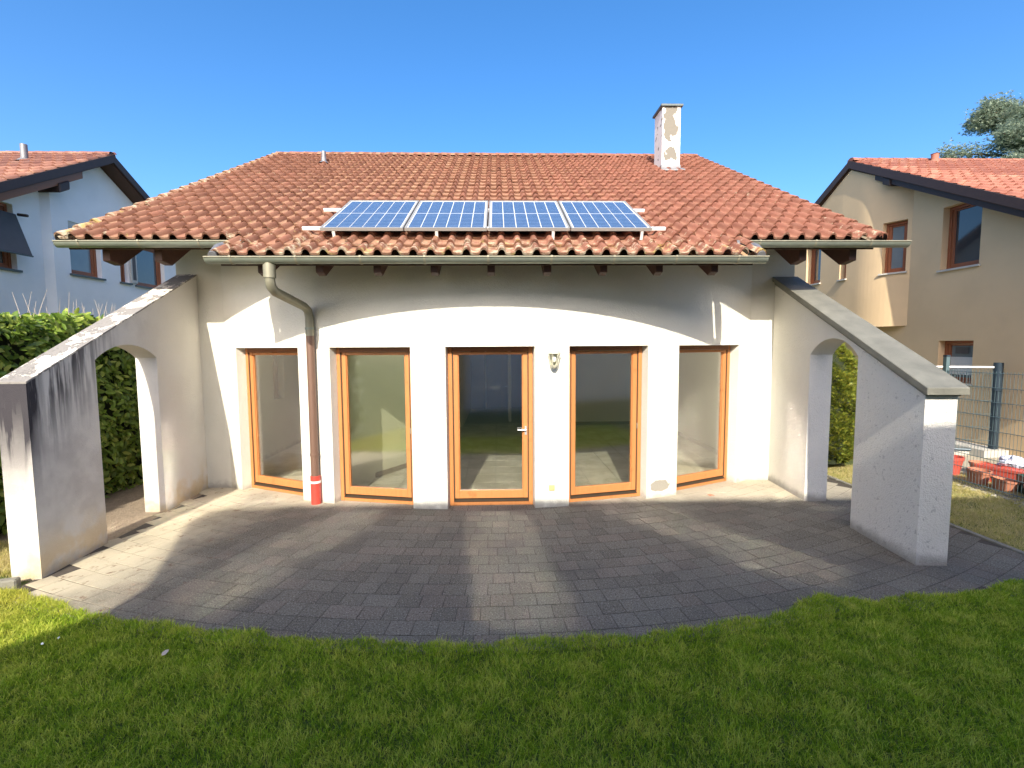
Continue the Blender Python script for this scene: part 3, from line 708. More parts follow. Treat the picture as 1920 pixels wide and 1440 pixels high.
m = MB(); m.hexa([cq(-.02, .01, top(-.02) - .03), cq(L - .002, .01, top(L) - .03), cq(L - .002, -.31, top(L) - .03), cq(-.02, -.31, top(-.02) - .03)] + [cq(-.02, .01, top(-.02) + .011), cq(L - .002, .01, top(L) + .011), cq(L - .002, -.31, top(L) + .011), cq(-.02, -.31, top(-.02) + .011)])
m.build('coping_bed', 'kerb_concrete', rw_)

# ------------------------------------------------------------------ neighbour houses
def tile_field(roof_o, me, cols, rows, name='roof_tile', nmax=300):
    """cols: list of x; rows: list of (y,z,angle)"""
    sp = []
    for (y, z, a) in rows:
        for x in cols: sp.append((x * x + y * y, x, y, z, a))
    sp.sort(); mb = MB()
    for i, (_, x, y, z, a) in enumerate(sp):
        mt = Matrix.Translation((x, y, z + random.uniform(-.003, .003))) @ Matrix.Rotation(a, 4, 'X')
        if i < nmax: link(name, me, roof_o, mat=mt)
        else: pour(mb, me, mt)
    if mb.v: tag(mb.build('roof_tiling', me.materials[0].name, roof_o, fix=False), kind='stuff')
def neighbour(label, sgn, XV, ay, az, T, ylo, yhi, wall_mat, tile_mat_, path, nrm, ops, beam, xfar):
    h = thing('neighbour_house', label, 'house', 'neighbouring houses')
    top = lambda s: az - T * abs(s - ay) - .22
    m = MB(); ss = breaks(frange(ylo, yhi, .35), [ay], [q for o in ops for q in (o[0], o[1])], [p for p in path[2]])
    wall_shell(m, path[0], nrm, ss, top, .3, [(o[0], o[1], K(o[2]), K(o[3])) for o in ops], z0=path[1])
    wl = m.build('wall', wall_mat, h, smooth=(sgn > 0))
    # front and rear walls
    for y in (ylo, yhi):
        x0, x1 = sorted((path[0](y)[0] + sgn * .31, xfar)); MB().box(x0, x1, y, y + .3, 0, top(y)).build('wall', wall_mat, h)
    a = atan(T); ov = .7; r = MB(); xa, xb = sorted((XV + sgn * .02, xfar + sgn * .5))
    for (s0, s1) in ((ylo - ov, ay), (ay, yhi + ov)):
        z = lambda y: az - T * abs(y - ay)
        r.hexa([(x, y, z(y) + dz) for dz in (-.20, -.05) for x, y in ((xa, s0), (xb, s0), (xb, s1), (xa, s1))])
    ro = r.build('roof', 'board_brown', h)
    # verge boards
    for (s0, s1) in ((ylo - ov, ay), (yhi + ov, ay)):
        v = MB(); z = lambda y: az - T * abs(y - ay); x0, x1 = sorted((XV, XV - sgn * .04))
        v.hexa([(x, y, z(y) + dz) for dz in (-.17, .02) for x, y in ((x0, s0), (x1, s0), (x1, s1), (x0, s1))]); v.build('verge_board', beam, ro)
    EXn = .33; TWn = .24; pr = [(x * TWn / TW, z) for x, z in prof]
    me = tile_mesh('neighbour_tile', tile_mat_, pr, TWn, EXn)
    cols = [XV + (sgn * (i + (0 if sgn > 0 else 1)) * TWn) for i in range(int(4.5 / TWn) if sgn < 0 else int(9 / TWn))]
    rows = []; y = ylo - ov
    while y < ay - .1: rows.append((y, az - T * (ay - y) - .01, a)); y += EXn * cos(a)
    tile_field(ro, me, cols, rows)
    # far slope + rest as a sheet
    s2 = MB(); z = lambda y: az - T * abs(y - ay)
    s2.hexa([(x, y, z(y) + dz) for dz in (-.049, .03) for x, y in ((xa, ay), (xb, ay), (xb, yhi + ov), (xa, yhi + ov))]); s2.build('rear_slope', tile_mat_, ro)
    rr = MB(); n_ = 20
    for i in range(26):
        x = XV + sgn * i * .36
        link('ridge_tile', rme if False else rme_of(tile_mat_), ro, mat=Matrix.Translation((x if sgn > 0 else x - .36, ay, az - .0)))
    return h, ro
_rc = {}
def rme_of(mat):
    if mat not in _rc: q = rme.copy(); q.materials.clear(); q.materials.append(M[mat]); _rc[mat] = q
    return _rc[mat]
# left, white
LX = -9.98
def pl(s): return (LX + (.0 if s > 11.55 else -.12 * min(1, (11.55 - s) / .12)), s)
lops = [(11.98, 12.88, 3.95, 5.17), (13.50, 13.80, 3.95, 5.1), (14.05, 15.25, 3.93, 5.1), (9.75, 10.80, 3.85, 5.20)]
lh, lr = neighbour('white rendered neighbour house with brown verge boards, left of the patio', -1, -9.61, 12.98, 7.0, .548, 6.0, 19.9, 'render_white', 'clay_tile_left', (pl, 0, [11.42, 11.55]), lambda s: (1, 0), lops, 'beam_dark', -19)
lbl = [None] * 4
for k, (a, b, z0, z1) in enumerate(lops):
    x = pl((a + b) / 2)[0]
    wn = window(lh, (x, a + .003), (x, b - .003), (1, 0), z0, z1 - (.16 if k == 0 else 0), .14, sill=False, frame='wood_red', head='wood_red', pane='window_glass_pale' if k == 0 else 'window_glass', fw=.06, sw=.06)
    MB().box(x - .14, x + .06, a - .05, b + .05, z0 - .045, z0 - .002).build('sill', 'zinc_dark', lh)
    if k == 0: MB().box(x - .2, x - .02, a + .003, b - .003, z1 - .158, z1 - .002).build('shutter_box', 'shutter_grey', lh)
# open shutter leaf of the middle window, screen at right, sloping awning at far left
MB().box(-9.97, -9.93, 13.83, 14.05, 3.97, 5.08).build('shutter', 'shutter_grey', lh)
MB().box(-9.929, -9.925, 13.88, 14.00, 4.05, 5.0).build('shutter_panel', 'awning_grey', lh)
aw = MB(); aw.hexa([(-10.07, 9.75, 4.98), (-10.07, 10.80, 4.98), (-9.72, 10.72, 4.12), (-9.72, 9.75, 4.12), (-10.05, 9.75, 5.0), (-10.05, 10.80, 5.0), (-9.70, 10.72, 4.14), (-9.70, 9.75, 4.14)])
awo = aw.build('awning', 'awning_grey', lh); 
MB().tube([(-10.03, 10.83, 5.0), (-9.85, 10.85, 4.98)], .03, 8).build('awning_arm', 'beam_dark', awo)
MB().tube([(-9.71, 9.74, 4.12), (-9.71, 10.74, 4.12)], .018, 8).build('awning_rail', 'zinc_dark', awo)
bevel(MB().extrude([(-.14, -.0), (.14, .0), (.14, .2), (-.14, .2)], lambda y, z: (-10.4, 11.55 + y, 5.70 + z + .548 * y), lambda y, z: (-9.62, 11.55 + y, 5.70 + z + .548 * y)).build('purlin', 'beam_dark', lr), .02)
bm_ = MB(); z = lambda y: 7.0 - .548 * (12.98 - y)
bm_.hexa([(x, y, z(y) + dz) for dz in (-.36, -.201) for x, y in ((-9.80, 8.0), (-9.66, 8.0), (-9.66, 12.1), (-9.80, 12.1))]); bm_.build('barge_beam', 'wood_head', lr)
MB().tube([(-10.95, 12.1, 6.42), (-10.95, 12.1, 6.92)], .07, 12).lathe([(.16, 0), (.08, .08)], (-10.95, 12.1, 6.52)).build('vent_pipe', 'lead', lr, smooth=True)
# right, ochre
RX = 9.80
def pr_(s):
    if s < 11.55: return (9.8, s)
    t = min(1, (s - 11.55) / 1.25); t = 1 - (1 - t) ** 2.2
    return (9.8 - .40 * t + .03 * max(0, s - 13.4), s)
rops_up = [(9.86, 10.74, 3.80, 5.15), (11.62, 12.08, 3.92, 5.14), (13.15, 13.40, 3.95, 5.0), (14.25, 14.95, 3.98, 5.12)]
rops_lo = [(9.86, 10.66, 1.35, 2.25)]
def nr(s):
    a = Vector(pr_(s - .02)); b = Vector(pr_(s + .02)); d = (b - a).normalized(); return (-d.y, d.x)
rh, rr_ = neighbour('ochre rendered neighbour house with dark verge boards, right of the patio', 1, 9.37, 13.13, 7.0, .51, 6.3, 19.9, 'render_ochre', 'clay_tile_right', (pr_, 2.62, frange(11.55, 13.4, .1)), nr, rops_up, 'beam_dark', 20)
m = MB(); wall_shell(m, lambda s: (9.80, s), lambda s: (-1, 0), breaks([6.3, 19.9], [9.86, 10.66]), K(2.618), .3, [(a, b, K(c), K(d)) for a, b, c, d in rops_lo]); m.build('wall', 'render_ochre', rh)
m = MB()
for a, b in zip(frange(11.56, 19.9, .3)[:-1], frange(11.56, 19.9, .3)[1:]): m.quad((pr_(a)[0], a, 2.619), (pr_(b)[0], b, 2.619), (10.2, b, 2.619), (10.2, a, 2.619))
m.build('jetty_underside', 'render_ochre', rh)
for k, (a, b, z0, z1) in enumerate(rops_up + rops_lo):
    x0, x1 = (pr_(a)[0], pr_(b)[0]) if k < 4 else (9.8, 9.8); A = Vector((x0, a + .003)); B = Vector((x1, b - .003)); e = (B - A).normalized(); nn = Vector((-e.y, e.x))
    wn = window(rh, tuple(A), tuple(B), tuple(nn), z0, z1, .17, sill=False, frame='wood_red', head='wood_red', pane='window_glass_pale' if k in (1, 4) else 'window_glass', fw=.06, sw=.06)
    sb = MB(); F = lambda x, y, z: (A.x + e.x * x + nn.x * y, A.y + e.y * x + nn.y * y, z); Lw = (B - A).length
    sb.box(-.04, Lw + .04, -.16, .05, z0 - .04, z0 - .002, F); sb.build('sill', 'pale_concrete', rh)
    if k == 0:
        cu = MB()
        for q in range(9): xq = .14 + q * .075; cu.tube([F(xq, -.235, z0 + .16), F(xq, -.235, z1 - .2)], .02, 6)
    if k == 4: MB().box(.14, Lw - .14, -.166, -.16, z0 + .17, z0 + .55, F).build('blind', 'curtain', wn); MB().box(.25, .55, -.158, -.155, z0 + .62, z0 + .76, F).build('window_label', 'awning_grey', wn)
bevel(MB().extrude([(-.12, 0), (.12, 0), (.12, .18), (-.12, .18)], lambda y, z: (9.38, 11.9 + y, 6.0 + z + .51 * y), lambda y, z: (10.2, 11.9 + y, 6.0 + z + .51 * y)).build('purlin', 'beam_dark', rr_), .02)
bm_ = MB(); z = lambda y: 7.0 - .51 * (13.13 - y)
bm_.hexa([(x, y, z(y) + dz) for dz in (-.32, -.201) for x, y in ((9.42, 7.0), (9.56, 7.0), (9.56, 12.3), (9.42, 12.3))]); bm_.build('barge_beam', 'beam_dark', rr_)
MB().lathe([(.16, -.1), (.10, .05), (.085, .09), (.085, .22), (.10, .22), (.001, .25)], (11.45, 12.9, 6.9), 12).build('vent_pipe', 'clay_tile_right', rr_, smooth=True)
MB().box(9.3, 9.79, 9.0, 12.5, .0, .14).build('terrace_step', 'pale_concrete', rh)

# house behind the camera whose shade falls over the patio
bh = thing('rear_house', 'pale house behind the viewer that shades the patio and lawn', 'house')
yb0 = -3.2; sh = lambda x, y, z: (x, y)
poly = [(-4.10, 6.68), (-4.10, 4.90), (-5.4, 3.7), (-5.4, 0), (14, 0), (14, 6.68)]
MB().extrude([(-4.97, 6.68), (-4.97, 6.52), (-4.10, 5.36), (-4.10, 6.68)], lambda x, z: (x, yb0, z), lambda x, z: (x, yb0 - .3, z)).build('gable_end', 'render_far', bh)
m = MB().extrude(poly, lambda x, z: (x, yb0, z), lambda x, z: (x, -9.5, z)); bw_ = m.build('wall', 'render_far', bh)
m = MB(); m.hexa([(x, y, 6.69 + (yb0 - y) * .0 + dz + (0 if abs(y - yb0) < .1 else .0)) for dz in (0, .02) for x, y in ((-4.10, yb0), (14, yb0), (14, -9.5), (-4.10, -9.5))]); m.build('roof', 'clay_tile_left', bh)
for x0, z0 in ((-2.5, .1), (1.0, .1), (5, .1), (-2.5, 3.1), (1.0, 3.1), (5, 3.1)):
    MB().box(x0, x0 + 1.4, yb0 + .003, yb0 + .05, z0, z0 + 2.0).build('window', 'window_glass', bh)

# ------------------------------------------------------------------ fence, gate, pots on the right
fe = thing('mesh_fence', 'double wire mesh fence panel right of the garden wall', 'fence')
FXx = 7.18; yA, yB = 4.0, 7.62; zt = 1.76
MB().box(FXx - .03, FXx + .03, yB, yB + .06, 0, 1.98).build('post', 'fence_grey', fe)
MB().box(FXx - .032, FXx + .032, yB - .002, yB + .062, 1.982, 2.01).build('post_cap', 'fence_blue', fe)
wv = MB()
for y in frange(yA, yB - .02, .05): wv.tube([(FXx, y, .04), (FXx, y, zt + .03)], .0032, 4, False)
tag(wv.build('vertical_wires', 'fence_grey', fe), kind='stuff')
for z in frange(.08, zt, .21):
    for dx in (-.006, .006): MB().tube([(FXx + dx, yA, z), (FXx + dx, yB, z)], .0042, 5, False).build('horizontal_wire', 'fence_grey', fe)
MB().box(FXx - .03, FXx + .03, 3.9, 3.96, 0, 1.9).build('post', 'fence_grey', fe)
gt = thing('garden_gate', 'blue grey mesh gate with dark post beside the ochre house', 'gate')
gx, gy = 9.62, 9.15
MB().box(gx - .05, gx + .05, gy - .05, gy + .05, 0, 1.80).build('post', 'fence_blue', gt)
MB().tube([(gx, gy, 1.28), (gx, gy, 1.82)], .075, 10).build('post_sleeve', 'fence_blue', gt, smooth=True)
MB().tube([(gx - .05, gy + .02, 1.73), (gx - 1.2, gy + .5, 1.73)], .02, 8).build('top_rail', 'white_rail', gt)
MB().tube([(gx - .05, gy + .02, .1), (gx - 1.2, gy + .5, .1)], .025, 8).build('bottom_rail', 'fence_blue', gt)
MB().box(gx - 1.25, gx - 1.19, gy + .47, gy + .53, 0, 1.9).build('post', 'fence_grey', gt)
wv = MB()
for k in frange(.03, .97, .05): wv.tube([(gx - .05 - 1.15 * k, gy + .02 + .48 * k, .1), (gx - .05 - 1.15 * k, gy + .02 + .48 * k, 1.73)], .003, 4, False)
for z in frange(.3, 1.6, .26): wv.tube([(gx - .05, gy + .02, z), (gx - 1.2, gy + .5, z)], .004, 4, False)
tag(wv.build('gate_wires', 'fence_grey', gt), kind='stuff')
tag(MB().box(7.9, 9.7, 9.3, 11.5, -.02, .06).build('path_slab', 'pale_concrete'), 'pale concrete path slab beyond the wire fence by the ochre house', 'slab')
tag(MB().box(4.7, 5.43, 7.95, 9.2, -.03, .012).build('slab', 'pale_concrete'), 'pale concrete slab behind the right arch', 'slab')
q_ = MB(); q_.quad((7.3, 4.2, -.008), (9.78, 4.2, -.008), (9.78, 9.29, -.008), (7.3, 9.29, -.008)); tag(q_.build('gravel_yard', 'pale_soil'), kind='structure')
# gravel strip under the fence
gv = MB()
for i in range(900):
    x = FXx + random.gauss(.02, .07); y = random.uniform(4.2, 8.6); r = random.uniform(.008, .02)
    gv.hexa([(x + r * a * random.uniform(.7, 1.2), y + r * b_ * random.uniform(.7, 1.2), -.02 + c * r * 1.6) for c in (0, 1) for a, b_ in ((-1, -1), (1, -1), (1, 1), (-1, 1))])
tag(gv.build('gravel_strip', 'gravel'), 'strip of pale gravel along the foot of the wire fence', 'gravel', kind='stuff')
def pot(x, y, r, h, mat, label, tilt=0, cat='pot', group='flower pots behind the wire fence', soil=True, n=18):
    t = thing('flower_pot' if cat == 'pot' else cat, label, cat, group, loc=(x, y, 0)); t.rotation_euler = (tilt, tilt * .6, random.random() * 3)
    MB().lathe([(.001, 0), (r * .72, 0), (r * .93, h * .82), (r * 1.0, h * .82), (r * 1.02, h), (r * .90, h), (r * .86, h * .78), (.001, h * .76)], (0, 0, 0), n).build('pot_body', mat, t, smooth=True)
    return t
pot(7.62, 7.95, .19, .30, 'red_plastic', 'bright red plastic bucket next to the fence post', cat='bucket', group='garden clutter behind the wire fence')
pot(7.55, 6.98, .17, .17, 'terracotta', 'wide shallow terracotta bowl lying by the fence foot', .12)
pot(7.52, 7.35, .15, .22, 'terracotta', 'medium terracotta pot left of the shallow bowl', -.05)
pot(7.48, 6.42, .17, .21, 'terracotta', 'terracotta pot with thick rim at the right edge of the picture')
pot(8.1, 7.9, .14, .20, 'terracotta', 'small terracotta pot behind the trough')
pot(7.95, 7.55, .12, .24, 'brown_plastic', 'dark brown plastic pot beside the trough')
def trough(name, x, y, L, W, h, rot, mat, label, cat):
    t = thing(name, label, cat, 'garden clutter behind the wire fence', loc=(x, y, 0)); t.rotation_euler = (0, 0, rot); m = MB()
    a = .88; o = [(-L/2, -W/2), (L/2, -W/2), (L/2, W/2), (-L/2, W/2)]
    m.hexa([(px * a, py * a, 0) for px, py in o] + [(px * .96, py * .94, h) for px, py in o]); m.build('trough_body', mat, t)
    r = MB(); r.box(-L/2, L/2, -W/2, -W/2 + .02, h - .03, h + .012); r.box(-L/2, L/2, W/2 - .02, W/2, h - .03, h + .012); r.box(-L/2, -L/2 + .02, -W/2 + .02, W/2 - .02, h - .03, h + .012); r.box(L/2 - .02, L/2, -W/2 + .02, W/2 - .02, h - .03, h + .012); r.build('rim', mat, t); return t
trough('flower_trough', 7.95, 7.22, .85, .26, .24, 1.9, 'red_plastic', 'long terracotta red flower trough among the pots', 'trough')
trough('flower_trough', 8.25, 6.7, .7, .26, .2, 1.4, 'terracotta', 'shorter brown flower trough behind the shallow bowl', 'trough')
t = thing('crate', 'dark green plastic crate behind the fence at the right edge', 'crate', 'garden clutter behind the wire fence', loc=(7.72, 6.62, 0)); t.rotation_euler = (0, 0, 1.2)
MB().box(-.24, .24, -.16, .16, 0, .02).build('base', 'green_plastic', t)
for s in (-1, 1):
    MB().box(-.24, .24, s * .16 - .01, s * .16 + .01, .02, .27).build('side', 'green_plastic', t); MB().box(s * .24 - .01, s * .24 + .01, -.15, .15, .02, .27).build('end', 'green_plastic', t)
# a crumpled bag
t = thing('plastic_bag', 'crumpled blue and white bag lying on the pots', 'bag', 'garden clutter behind the wire fence', loc=(8.15, 7.45, .3)); m = MB()
for i in range(9):
    for j in range(14):
        th = pi * i / 8; ph = 2 * pi * j / 14; r = .15 * (1 + .25 * sin(3 * ph + i) + random.uniform(-.12, .12)); m.v.append((r * sin(th) * cos(ph) * 1.2, r * sin(th) * sin(ph), r * cos(th) * .6))
for i in range(8):
    for j in range(14): m.f.append((i * 14 + j, i * 14 + (j + 1) % 14, (i + 1) * 14 + (j + 1) % 14, (i + 1) * 14 + j))
m.build('bag_body', 'bag_cloth', t)

# ------------------------------------------------------------------ vegetation
def quat_frames(nrm, spin):
    """per-leaf frames from normals (N,3) and spin angles -> tangent u, v"""
    up = np.where(np.abs(nrm[:, 2:3]) < .95, np.array([[0, 0, 1.]]), np.array([[1., 0, 0]]))
    a = np.cross(up, nrm); a /= np.linalg.norm(a, axis=1, keepdims=True); b = np.cross(nrm, a)
    c, s = np.cos(spin)[:, None], np.sin(spin)[:, None]; return a * c + b * s, -a * s + b * c
LEAF = np.array([(0, 0, 0), (.30, .5, .10), (.72, .42, .08), (1.0, 0, -.08), (.72, -.42, .08), (.30, -.5, .10), (.5, 0, -.02)])
LF = np.array([(0, 6, 1), (1, 6, 2), (2, 6, 3), (3, 6, 4), (4, 6, 5), (5, 6, 0)])
def leaves(P, nrm, spin, L, W):
    u, v = quat_frames(nrm, spin); n = len(P)
    V = P[:, None, :] + LEAF[None, :, 0:1] * L[:, None, None] * u[:, None, :] + LEAF[None, :, 1:2] * W[:, None, None] * v[:, None, :] + LEAF[None, :, 2:3] * W[:, None, None] * nrm[:, None, :]
    F = LF[None] + (np.arange(n) * 7)[:, None, None]; return V.reshape(-1, 3), F.reshape(-1, 3)
# laurel hedge
hg = thing('laurel_hedge', 'clipped glossy laurel hedge behind the stained garden wall', 'hedge')
y0h, y1h, x0h, x1h, zh = 2.6, 12.6, -7.3, -5.72, 2.60
core = MB(); nx = 40
for i in range(nx):
    a, b = y0h + (y1h - y0h) * i / nx + .02, y0h + (y1h - y0h) * (i + 1) / nx + .02; core.box(x0h + .2, x1h - .16 - random.uniform(0, .1), a, b, 0, zh - .14 - random.uniform(0, .08))
core.build('inner_branches', 'twig_core', hg)
nF, nT = 15000, 9000
def hz(x, y): return zh + .05 * np.sin(y * 1.9) + .035 * np.sin(y * 5.3 + x * 3)
Pf_ = np.stack([x1h + .06 * np.sin(rng.uniform(0, 1, nF) * 0 + 0) - np.abs(rng.normal(0, .07, nF)), rng.uniform(y0h, y1h, nF), rng.uniform(.02, zh, nF)], 1)
Pf_[:, 0] += .07 * np.sin(Pf_[:, 1] * 3.1) * np.sin(Pf_[:, 2] * 2.7 + 1) - .12 * np.clip(.45 - Pf_[:, 2], 0, 1) + .04 * np.sin(Pf_[:, 1] * 9 + Pf_[:, 2] * 7)
Nf = np.stack([np.full(nF, 1.0), rng.normal(-.2, .5, nF), rng.normal(.55, .45, nF)], 1)
Pt = np.stack([rng.uniform(x0h, x1h, nT), rng.uniform(y0h, y1h, nT), np.zeros(nT)], 1); Pt[:, 2] = hz(Pt[:, 0], Pt[:, 1]) - np.abs(rng.normal(0, .06, nT)) - .25 * np.clip((Pt[:, 0] - (x1h - .25)) / .25, 0, 1) ** 2 * .4
Nt = np.stack([rng.normal(.1, .5, nT), rng.normal(-.35, .5, nT), np.full(nT, .8)], 1)
PP = np.concatenate([Pf_, Pt]); NN = np.concatenate([Nf, Nt]); NN /= np.linalg.norm(NN, axis=1, keepdims=True)
LL = rng.uniform(.09, .145, len(PP)); WW = LL * rng.uniform(.34, .46, len(PP)); SP = rng.uniform(0, 2 * pi, len(PP))
# the 300 that show largest: upper left in the picture
key = np.hypot(PP[:, 0], PP[:, 1]) + np.where((PP[:, 2] > 2.3) & (PP[:, 1] > 5.4), 0, 50) ; idx = np.argsort(key); big, rest = idx[:300], idx[300:]
V, Fc = leaves(PP[rest], NN[rest], SP[rest], LL[rest], WW[rest]); tag(link('foliage', rawmesh('foliage', V, Fc, 'laurel_leaf', smooth=True), hg), kind='stuff')
lfm = rawmesh('leaf', LEAF, LF, 'laurel_leaf', smooth=True)
u_, v_ = quat_frames(NN[big], SP[big])
for k, i in enumerate(big):
    u, v, n3 = Vector(u_[k]) * LL[i], Vector(v_[k]) * WW[i], Vector(NN[i]) * WW[i]
    link('leaf', lfm, hg, mat=Matrix(((u.x, v.x, n3.x, PP[i, 0]), (u.y, v.y, n3.y, PP[i, 1]), (u.z, v.z, n3.z, PP[i, 2]), (0, 0, 0, 1))))
tw = MB()
for i in range(150):
    x = random.uniform(-7.2, -5.9); y = random.uniform(6.0, 12.4) if i < 110 else random.uniform(8, 12); h = random.uniform(.1, .42); a = random.uniform(-.35, .35); b_ = random.uniform(-.3, .3)
    tw.tube([(x, y, 2.5), (x + a * h * .5, y + b_ * h * .5, 2.5 + h * .6), (x + a * h, y + b_ * h, 2.55 + h)], .0045, 4, False, .0015)
tag(tw.build('bare_twigs', 'dry_twig', hg), kind='stuff')
# golden thuja behind the right arch
def spray_cloud(P, D, L, W):
    """fern-like flat sprays: each a fan of 5 thin triangles"""
    n = len(P); D = D / np.linalg.norm(D, axis=1, keepdims=True); up = np.array([[0, 0, 1.]]) + rng.normal(0, .5, (n, 3)); s = np.cross(D, up); s /= np.linalg.norm(s, axis=1, keepdims=True)
    V = []; 
    for k, ang in enumerate((-.9, -.45, 0, .45, .9)):
        d = D * cos(ang) + s * sin(ang); l = L * (1 - .35 * abs(ang)); q = np.cross(d, np.cross(D, s)); q /= np.linalg.norm(q, axis=1, keepdims=True)
        V += [P - q * W[:, None], P + q * W[:, None], P + d * l[:, None] - np.array([[0, 0, .12]]) * l[:, None] * 0]
    V = np.stack(V, 1); F = np.arange(15).reshape(5, 3)[None] + (np.arange(n) * 15)[:, None, None]; return V.reshape(-1, 3), F.reshape(-1, 3)
def thuja(x, y, h, r, label, n=9000):
    t = thing('thuja_tree', label, 'shrub', 'conifers behind the right arch', loc=(x, y, 0))
    MB().tube([(0, 0, 0), (0, 0, h * .9)], .05, 8, True, .01).build('trunk', 'bark', t)
    z = rng.uniform(.03, 1, n) ** .9; ph = rng.uniform(0, 2 * pi, n); clump = .12 * np.sin(ph * 5 + z * 17) + .10 * np.sin(z * 41 + ph * 3)
    rad = r * (np.clip(1.05 - z ** 2.2, 0, 1)) * (np.minimum(1, .55 + z * 2.5)) * (1 + clump) * rng.uniform(.72, 1, n)
    P = np.stack([rad * np.cos(ph), rad * np.sin(ph), z * h], 1); D = np.stack([np.cos(ph), np.sin(ph), rng.normal(.55, .4, n)], 1) + rng.normal(0, .25, (n, 3))
    V, F = spray_cloud(P, D, rng.uniform(.05, .10, n), np.full(n, .007)); tag(link('foliage', rawmesh('foliage', V, F, 'thuja_leaf'), t), kind='stuff')
    MB().lathe([(.01, .05), (r * .62, .1), (r * .72, h * .4), (r * .5, h * .75), (.02, h * .97)], (0, 0, 0), 12).build('inner_branches', 'twig_core', t)
thuja(5.86, 8.75, 2.7, .78, 'golden green conifer shrub seen through the right arch', 26000)
thuja(6.35, 9.5, 2.3, .5, 'golden green conifer mostly hidden behind the right garden wall', 6000)
# cedar far right
cd = thing('cedar_tree', 'large blue green cedar rising behind the ochre house roof', 'tree', loc=(29.0, 27.2, -2.6))
MB().tube([(0, 0, 0), (.2, 0, 6), (0, .1, 12), (0, 0, 18)], .5, 10, True, .08).build('trunk', 'bark', cd)
bmb = MB(); CP = []; CD = []
for k in range(80):
    zb = random.uniform(8.0, 17.6); az = random.uniform(0, 2 * pi); ln_ = (19.5 - zb) * random.uniform(.55, .95) * .85 + .5
    if zb < 13 and random.random() < .6: az = random.uniform(2.2, 4.4)
    pts_ = []
    for q in range(9):
        f = q / 8; pts_.append(Vector((cos(az) * ln_ * f, sin(az) * ln_ * f, zb + ln_ * (.28 * f - .16 * f * f) + random.uniform(-.05, .05))))
    bmb.tube(pts_, .09, 5, True, .015)
    for q in range(int(ln_ * 120)):
        f = random.uniform(.18, 1.0) ** .7; p = pts_[0].lerp(pts_[-1], f); p.z = zb + ln_ * (.28 * f - .16 * f * f)
        sp = (1.05 - f * .75) * ln_ * .26; off = random.gauss(0, sp * .55)
        p = p + Vector((-sin(az), cos(az), 0)) * off + Vector((0, 0, random.gauss(.05, .26) - abs(off) * .10))
        for _ in range(3):
            CP.append(tuple(p + Vector((random.gauss(0, .11), random.gauss(0, .11), random.gauss(0, .05))))); CD.append((cos(az) + random.gauss(0, .7), sin(az) + random.gauss(0, .7), random.gauss(.25, .35)))
bmb.build('branches', 'bark', cd)
CP = np.array(CP); CD = np.array(CD); V, F = spray_cloud(CP, CD, rng.uniform(.10, .22, len(CP)), np.full(len(CP), .016)); tag(link('foliage', rawmesh('foliage', V, F, 'cedar_needle'), cd), kind='stuff')

# ------------------------------------------------------------------ grass
def grass_patch(name, X, Y, hmin, hmax, wd, mat, label=None, lean=.55, z=-.016):
    n = len(X); tuft = .55 + .45 * np.sin(X * 61 + 3 * np.sin(Y * 37)) * np.sin(Y * 53 + 2 * np.sin(X * 29)) + .25 * np.sin(X * 8.3 + Y * 5) * np.sin(Y * 11 - X * 3); h = rng.uniform(hmin, hmax, n) * (.62 + .7 * tuft.clip(0, 1.3)); th = rng.uniform(0, 2 * pi, n)
    # tufts: neighbouring blades share a lean direction
    tx = np.sin(X * 9.1 + Y * 3.3) + np.sin(Y * 13.7 - X * 5.1); ty = np.cos(X * 7.7 - Y * 6.1) + np.sin(X * 15.2 + 1)
    lx = (rng.normal(0, .6, n) + .12 * tx) * lean * h; ly = (rng.normal(0, .6, n) + .12 * ty) * lean * h
    dx, dy = np.cos(th) * wd / 2, np.sin(th) * wd / 2; bz = np.where(Y > edge_y(X) - .13, -.002, z + .004) if name == 'lawn_grass' else np.full(n, z)
    p0 = np.stack([X - dx, Y - dy, bz], 1); p1 = np.stack([X + dx, Y + dy, bz], 1)
    mx, my, mz = X + lx * .35, Y + ly * .35, bz + h * .6
    p2 = np.stack([mx + dx * .8, my + dy * .8, mz], 1); p3 = np.stack([mx - dx * .8, my - dy * .8, mz], 1); p4 = np.stack([X + lx, Y + ly, bz + h], 1)
    V = np.stack([p0, p1, p2, p3, p4], 1).reshape(-1, 3); F = (np.array([(0, 1, 2), (0, 2, 3), (3, 2, 4)])[None] + (np.arange(n) * 5)[:, None, None]).reshape(-1, 3)
    t = np.repeat((rng.uniform(0, 1, n) * .65 + .45 * tuft.clip(0, 1) - .05).clip(0, 1), 5); o = link(name, rawmesh(name, V, F, mat, tint=t)); tag(o, label, 'grass', kind='stuff'); return o
def edge_y(X): return CY - np.sqrt(np.maximum(1, (10.31 + np.maximum(0, X - 2.6) * .2) ** 2 - (X - CX) ** 2)) 
def clumpy(X, Y): return .5 + .25 * np.sin(X * 3.7 + 1.3 * np.sin(Y * 4.1)) + .25 * np.sin(Y * 5.9 + 1.7 * np.sin(X * 2.3))
n = 640000
X = rng.uniform(-5.2, 5.6, n); Y = rng.uniform(1.7, 4.75, n)
wob = .05 * np.sin(X * 4.3) + .035 * np.sin(X * 11.1) + .03 * np.sin(X * 23)
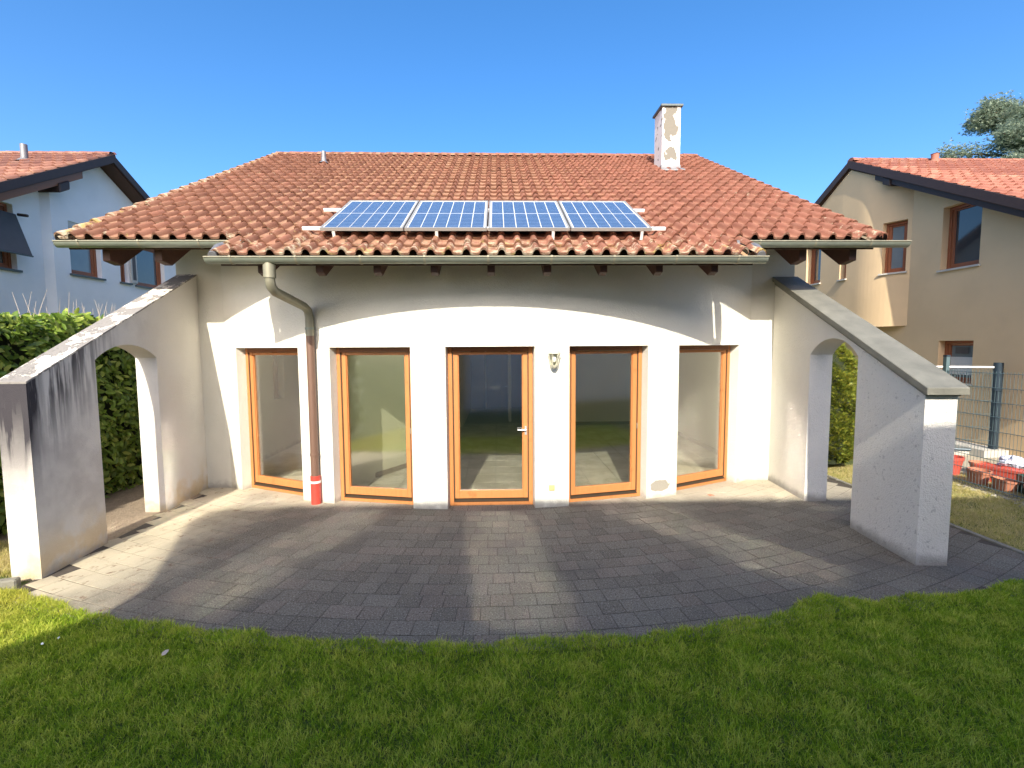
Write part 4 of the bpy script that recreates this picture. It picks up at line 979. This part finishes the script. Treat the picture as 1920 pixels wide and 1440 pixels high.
bumps = .22 * np.exp(-((X - 2.75) / .28) ** 2) + .10 * np.exp(-((X + 1.9) / .15) ** 2) + .06 * np.exp(-((X - 3.6) / .3) ** 2)
lim = edge_y(X) + wob * .45 + bumps + .02
keep = (Y < lim + rng.normal(0, .012, n)) & ((X < -4.2) | (Y < 4.4)) & ~((X > -4.9) & (X < -4.35) & (Y > 4.45)); X, Y = X[keep], Y[keep]
h0 = .035
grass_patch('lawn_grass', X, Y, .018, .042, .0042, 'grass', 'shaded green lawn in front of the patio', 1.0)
n = 90000; X = rng.uniform(-7.0, -4.5, n); Y = rng.uniform(3.2, 5.6, n); k = (Y > 4.75 - (X > -4.7) * .2) & (X < -4.66); X, Y = X[k], Y[k]
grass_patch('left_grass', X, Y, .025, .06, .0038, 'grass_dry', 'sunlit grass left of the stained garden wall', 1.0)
n = 150000; X = rng.uniform(5.51, 7.9, n); Y = rng.uniform(3.8, 8.6, n); k = rng.uniform(0, 1, n) < .35 + .65 * clumpy(X * 2, Y * 2); X, Y = X[k], Y[k]
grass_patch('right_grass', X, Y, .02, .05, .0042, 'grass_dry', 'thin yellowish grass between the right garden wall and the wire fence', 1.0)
# stray tufts in the joints at the lawn edge
# fallen bits
fl_l = ['white petal lying on the shaded lawn, leftmost', 'white petal on the shaded lawn, second from left', 'pale dry leaf on the lawn right of the white petals']
for i, (x, y, r) in enumerate(((-3.37, 3.56, .014), (-3.34, 3.66, .012), (-2.4, 3.39, .03))):
    V, Fc = leaves(np.array([[x, y, .022]]), np.array([[.1, -.5, .86]]), np.array([random.random() * 6]), np.array([r * 1.8]), np.array([r * 1.1])); 
    tag(link('fallen_petal' if i < 2 else 'fallen_leaf', rawmesh('fallen_petal', V, Fc, 'door_white' if i < 2 else 'dry_twig')), fl_l[i], 'petal' if i < 2 else 'leaf')
o_ = leaves(np.array([[3.05, 6.95, .012]]), np.array([[0, -.3, .95]]), np.array([1.0]), np.array([.12]), np.array([.07])); tag(link('fallen_leaf', rawmesh('fallen_leaf', o_[0], o_[1], 'terracotta')), 'reddish dry leaf on the sunlit pavers below the rightmost window', 'leaf')
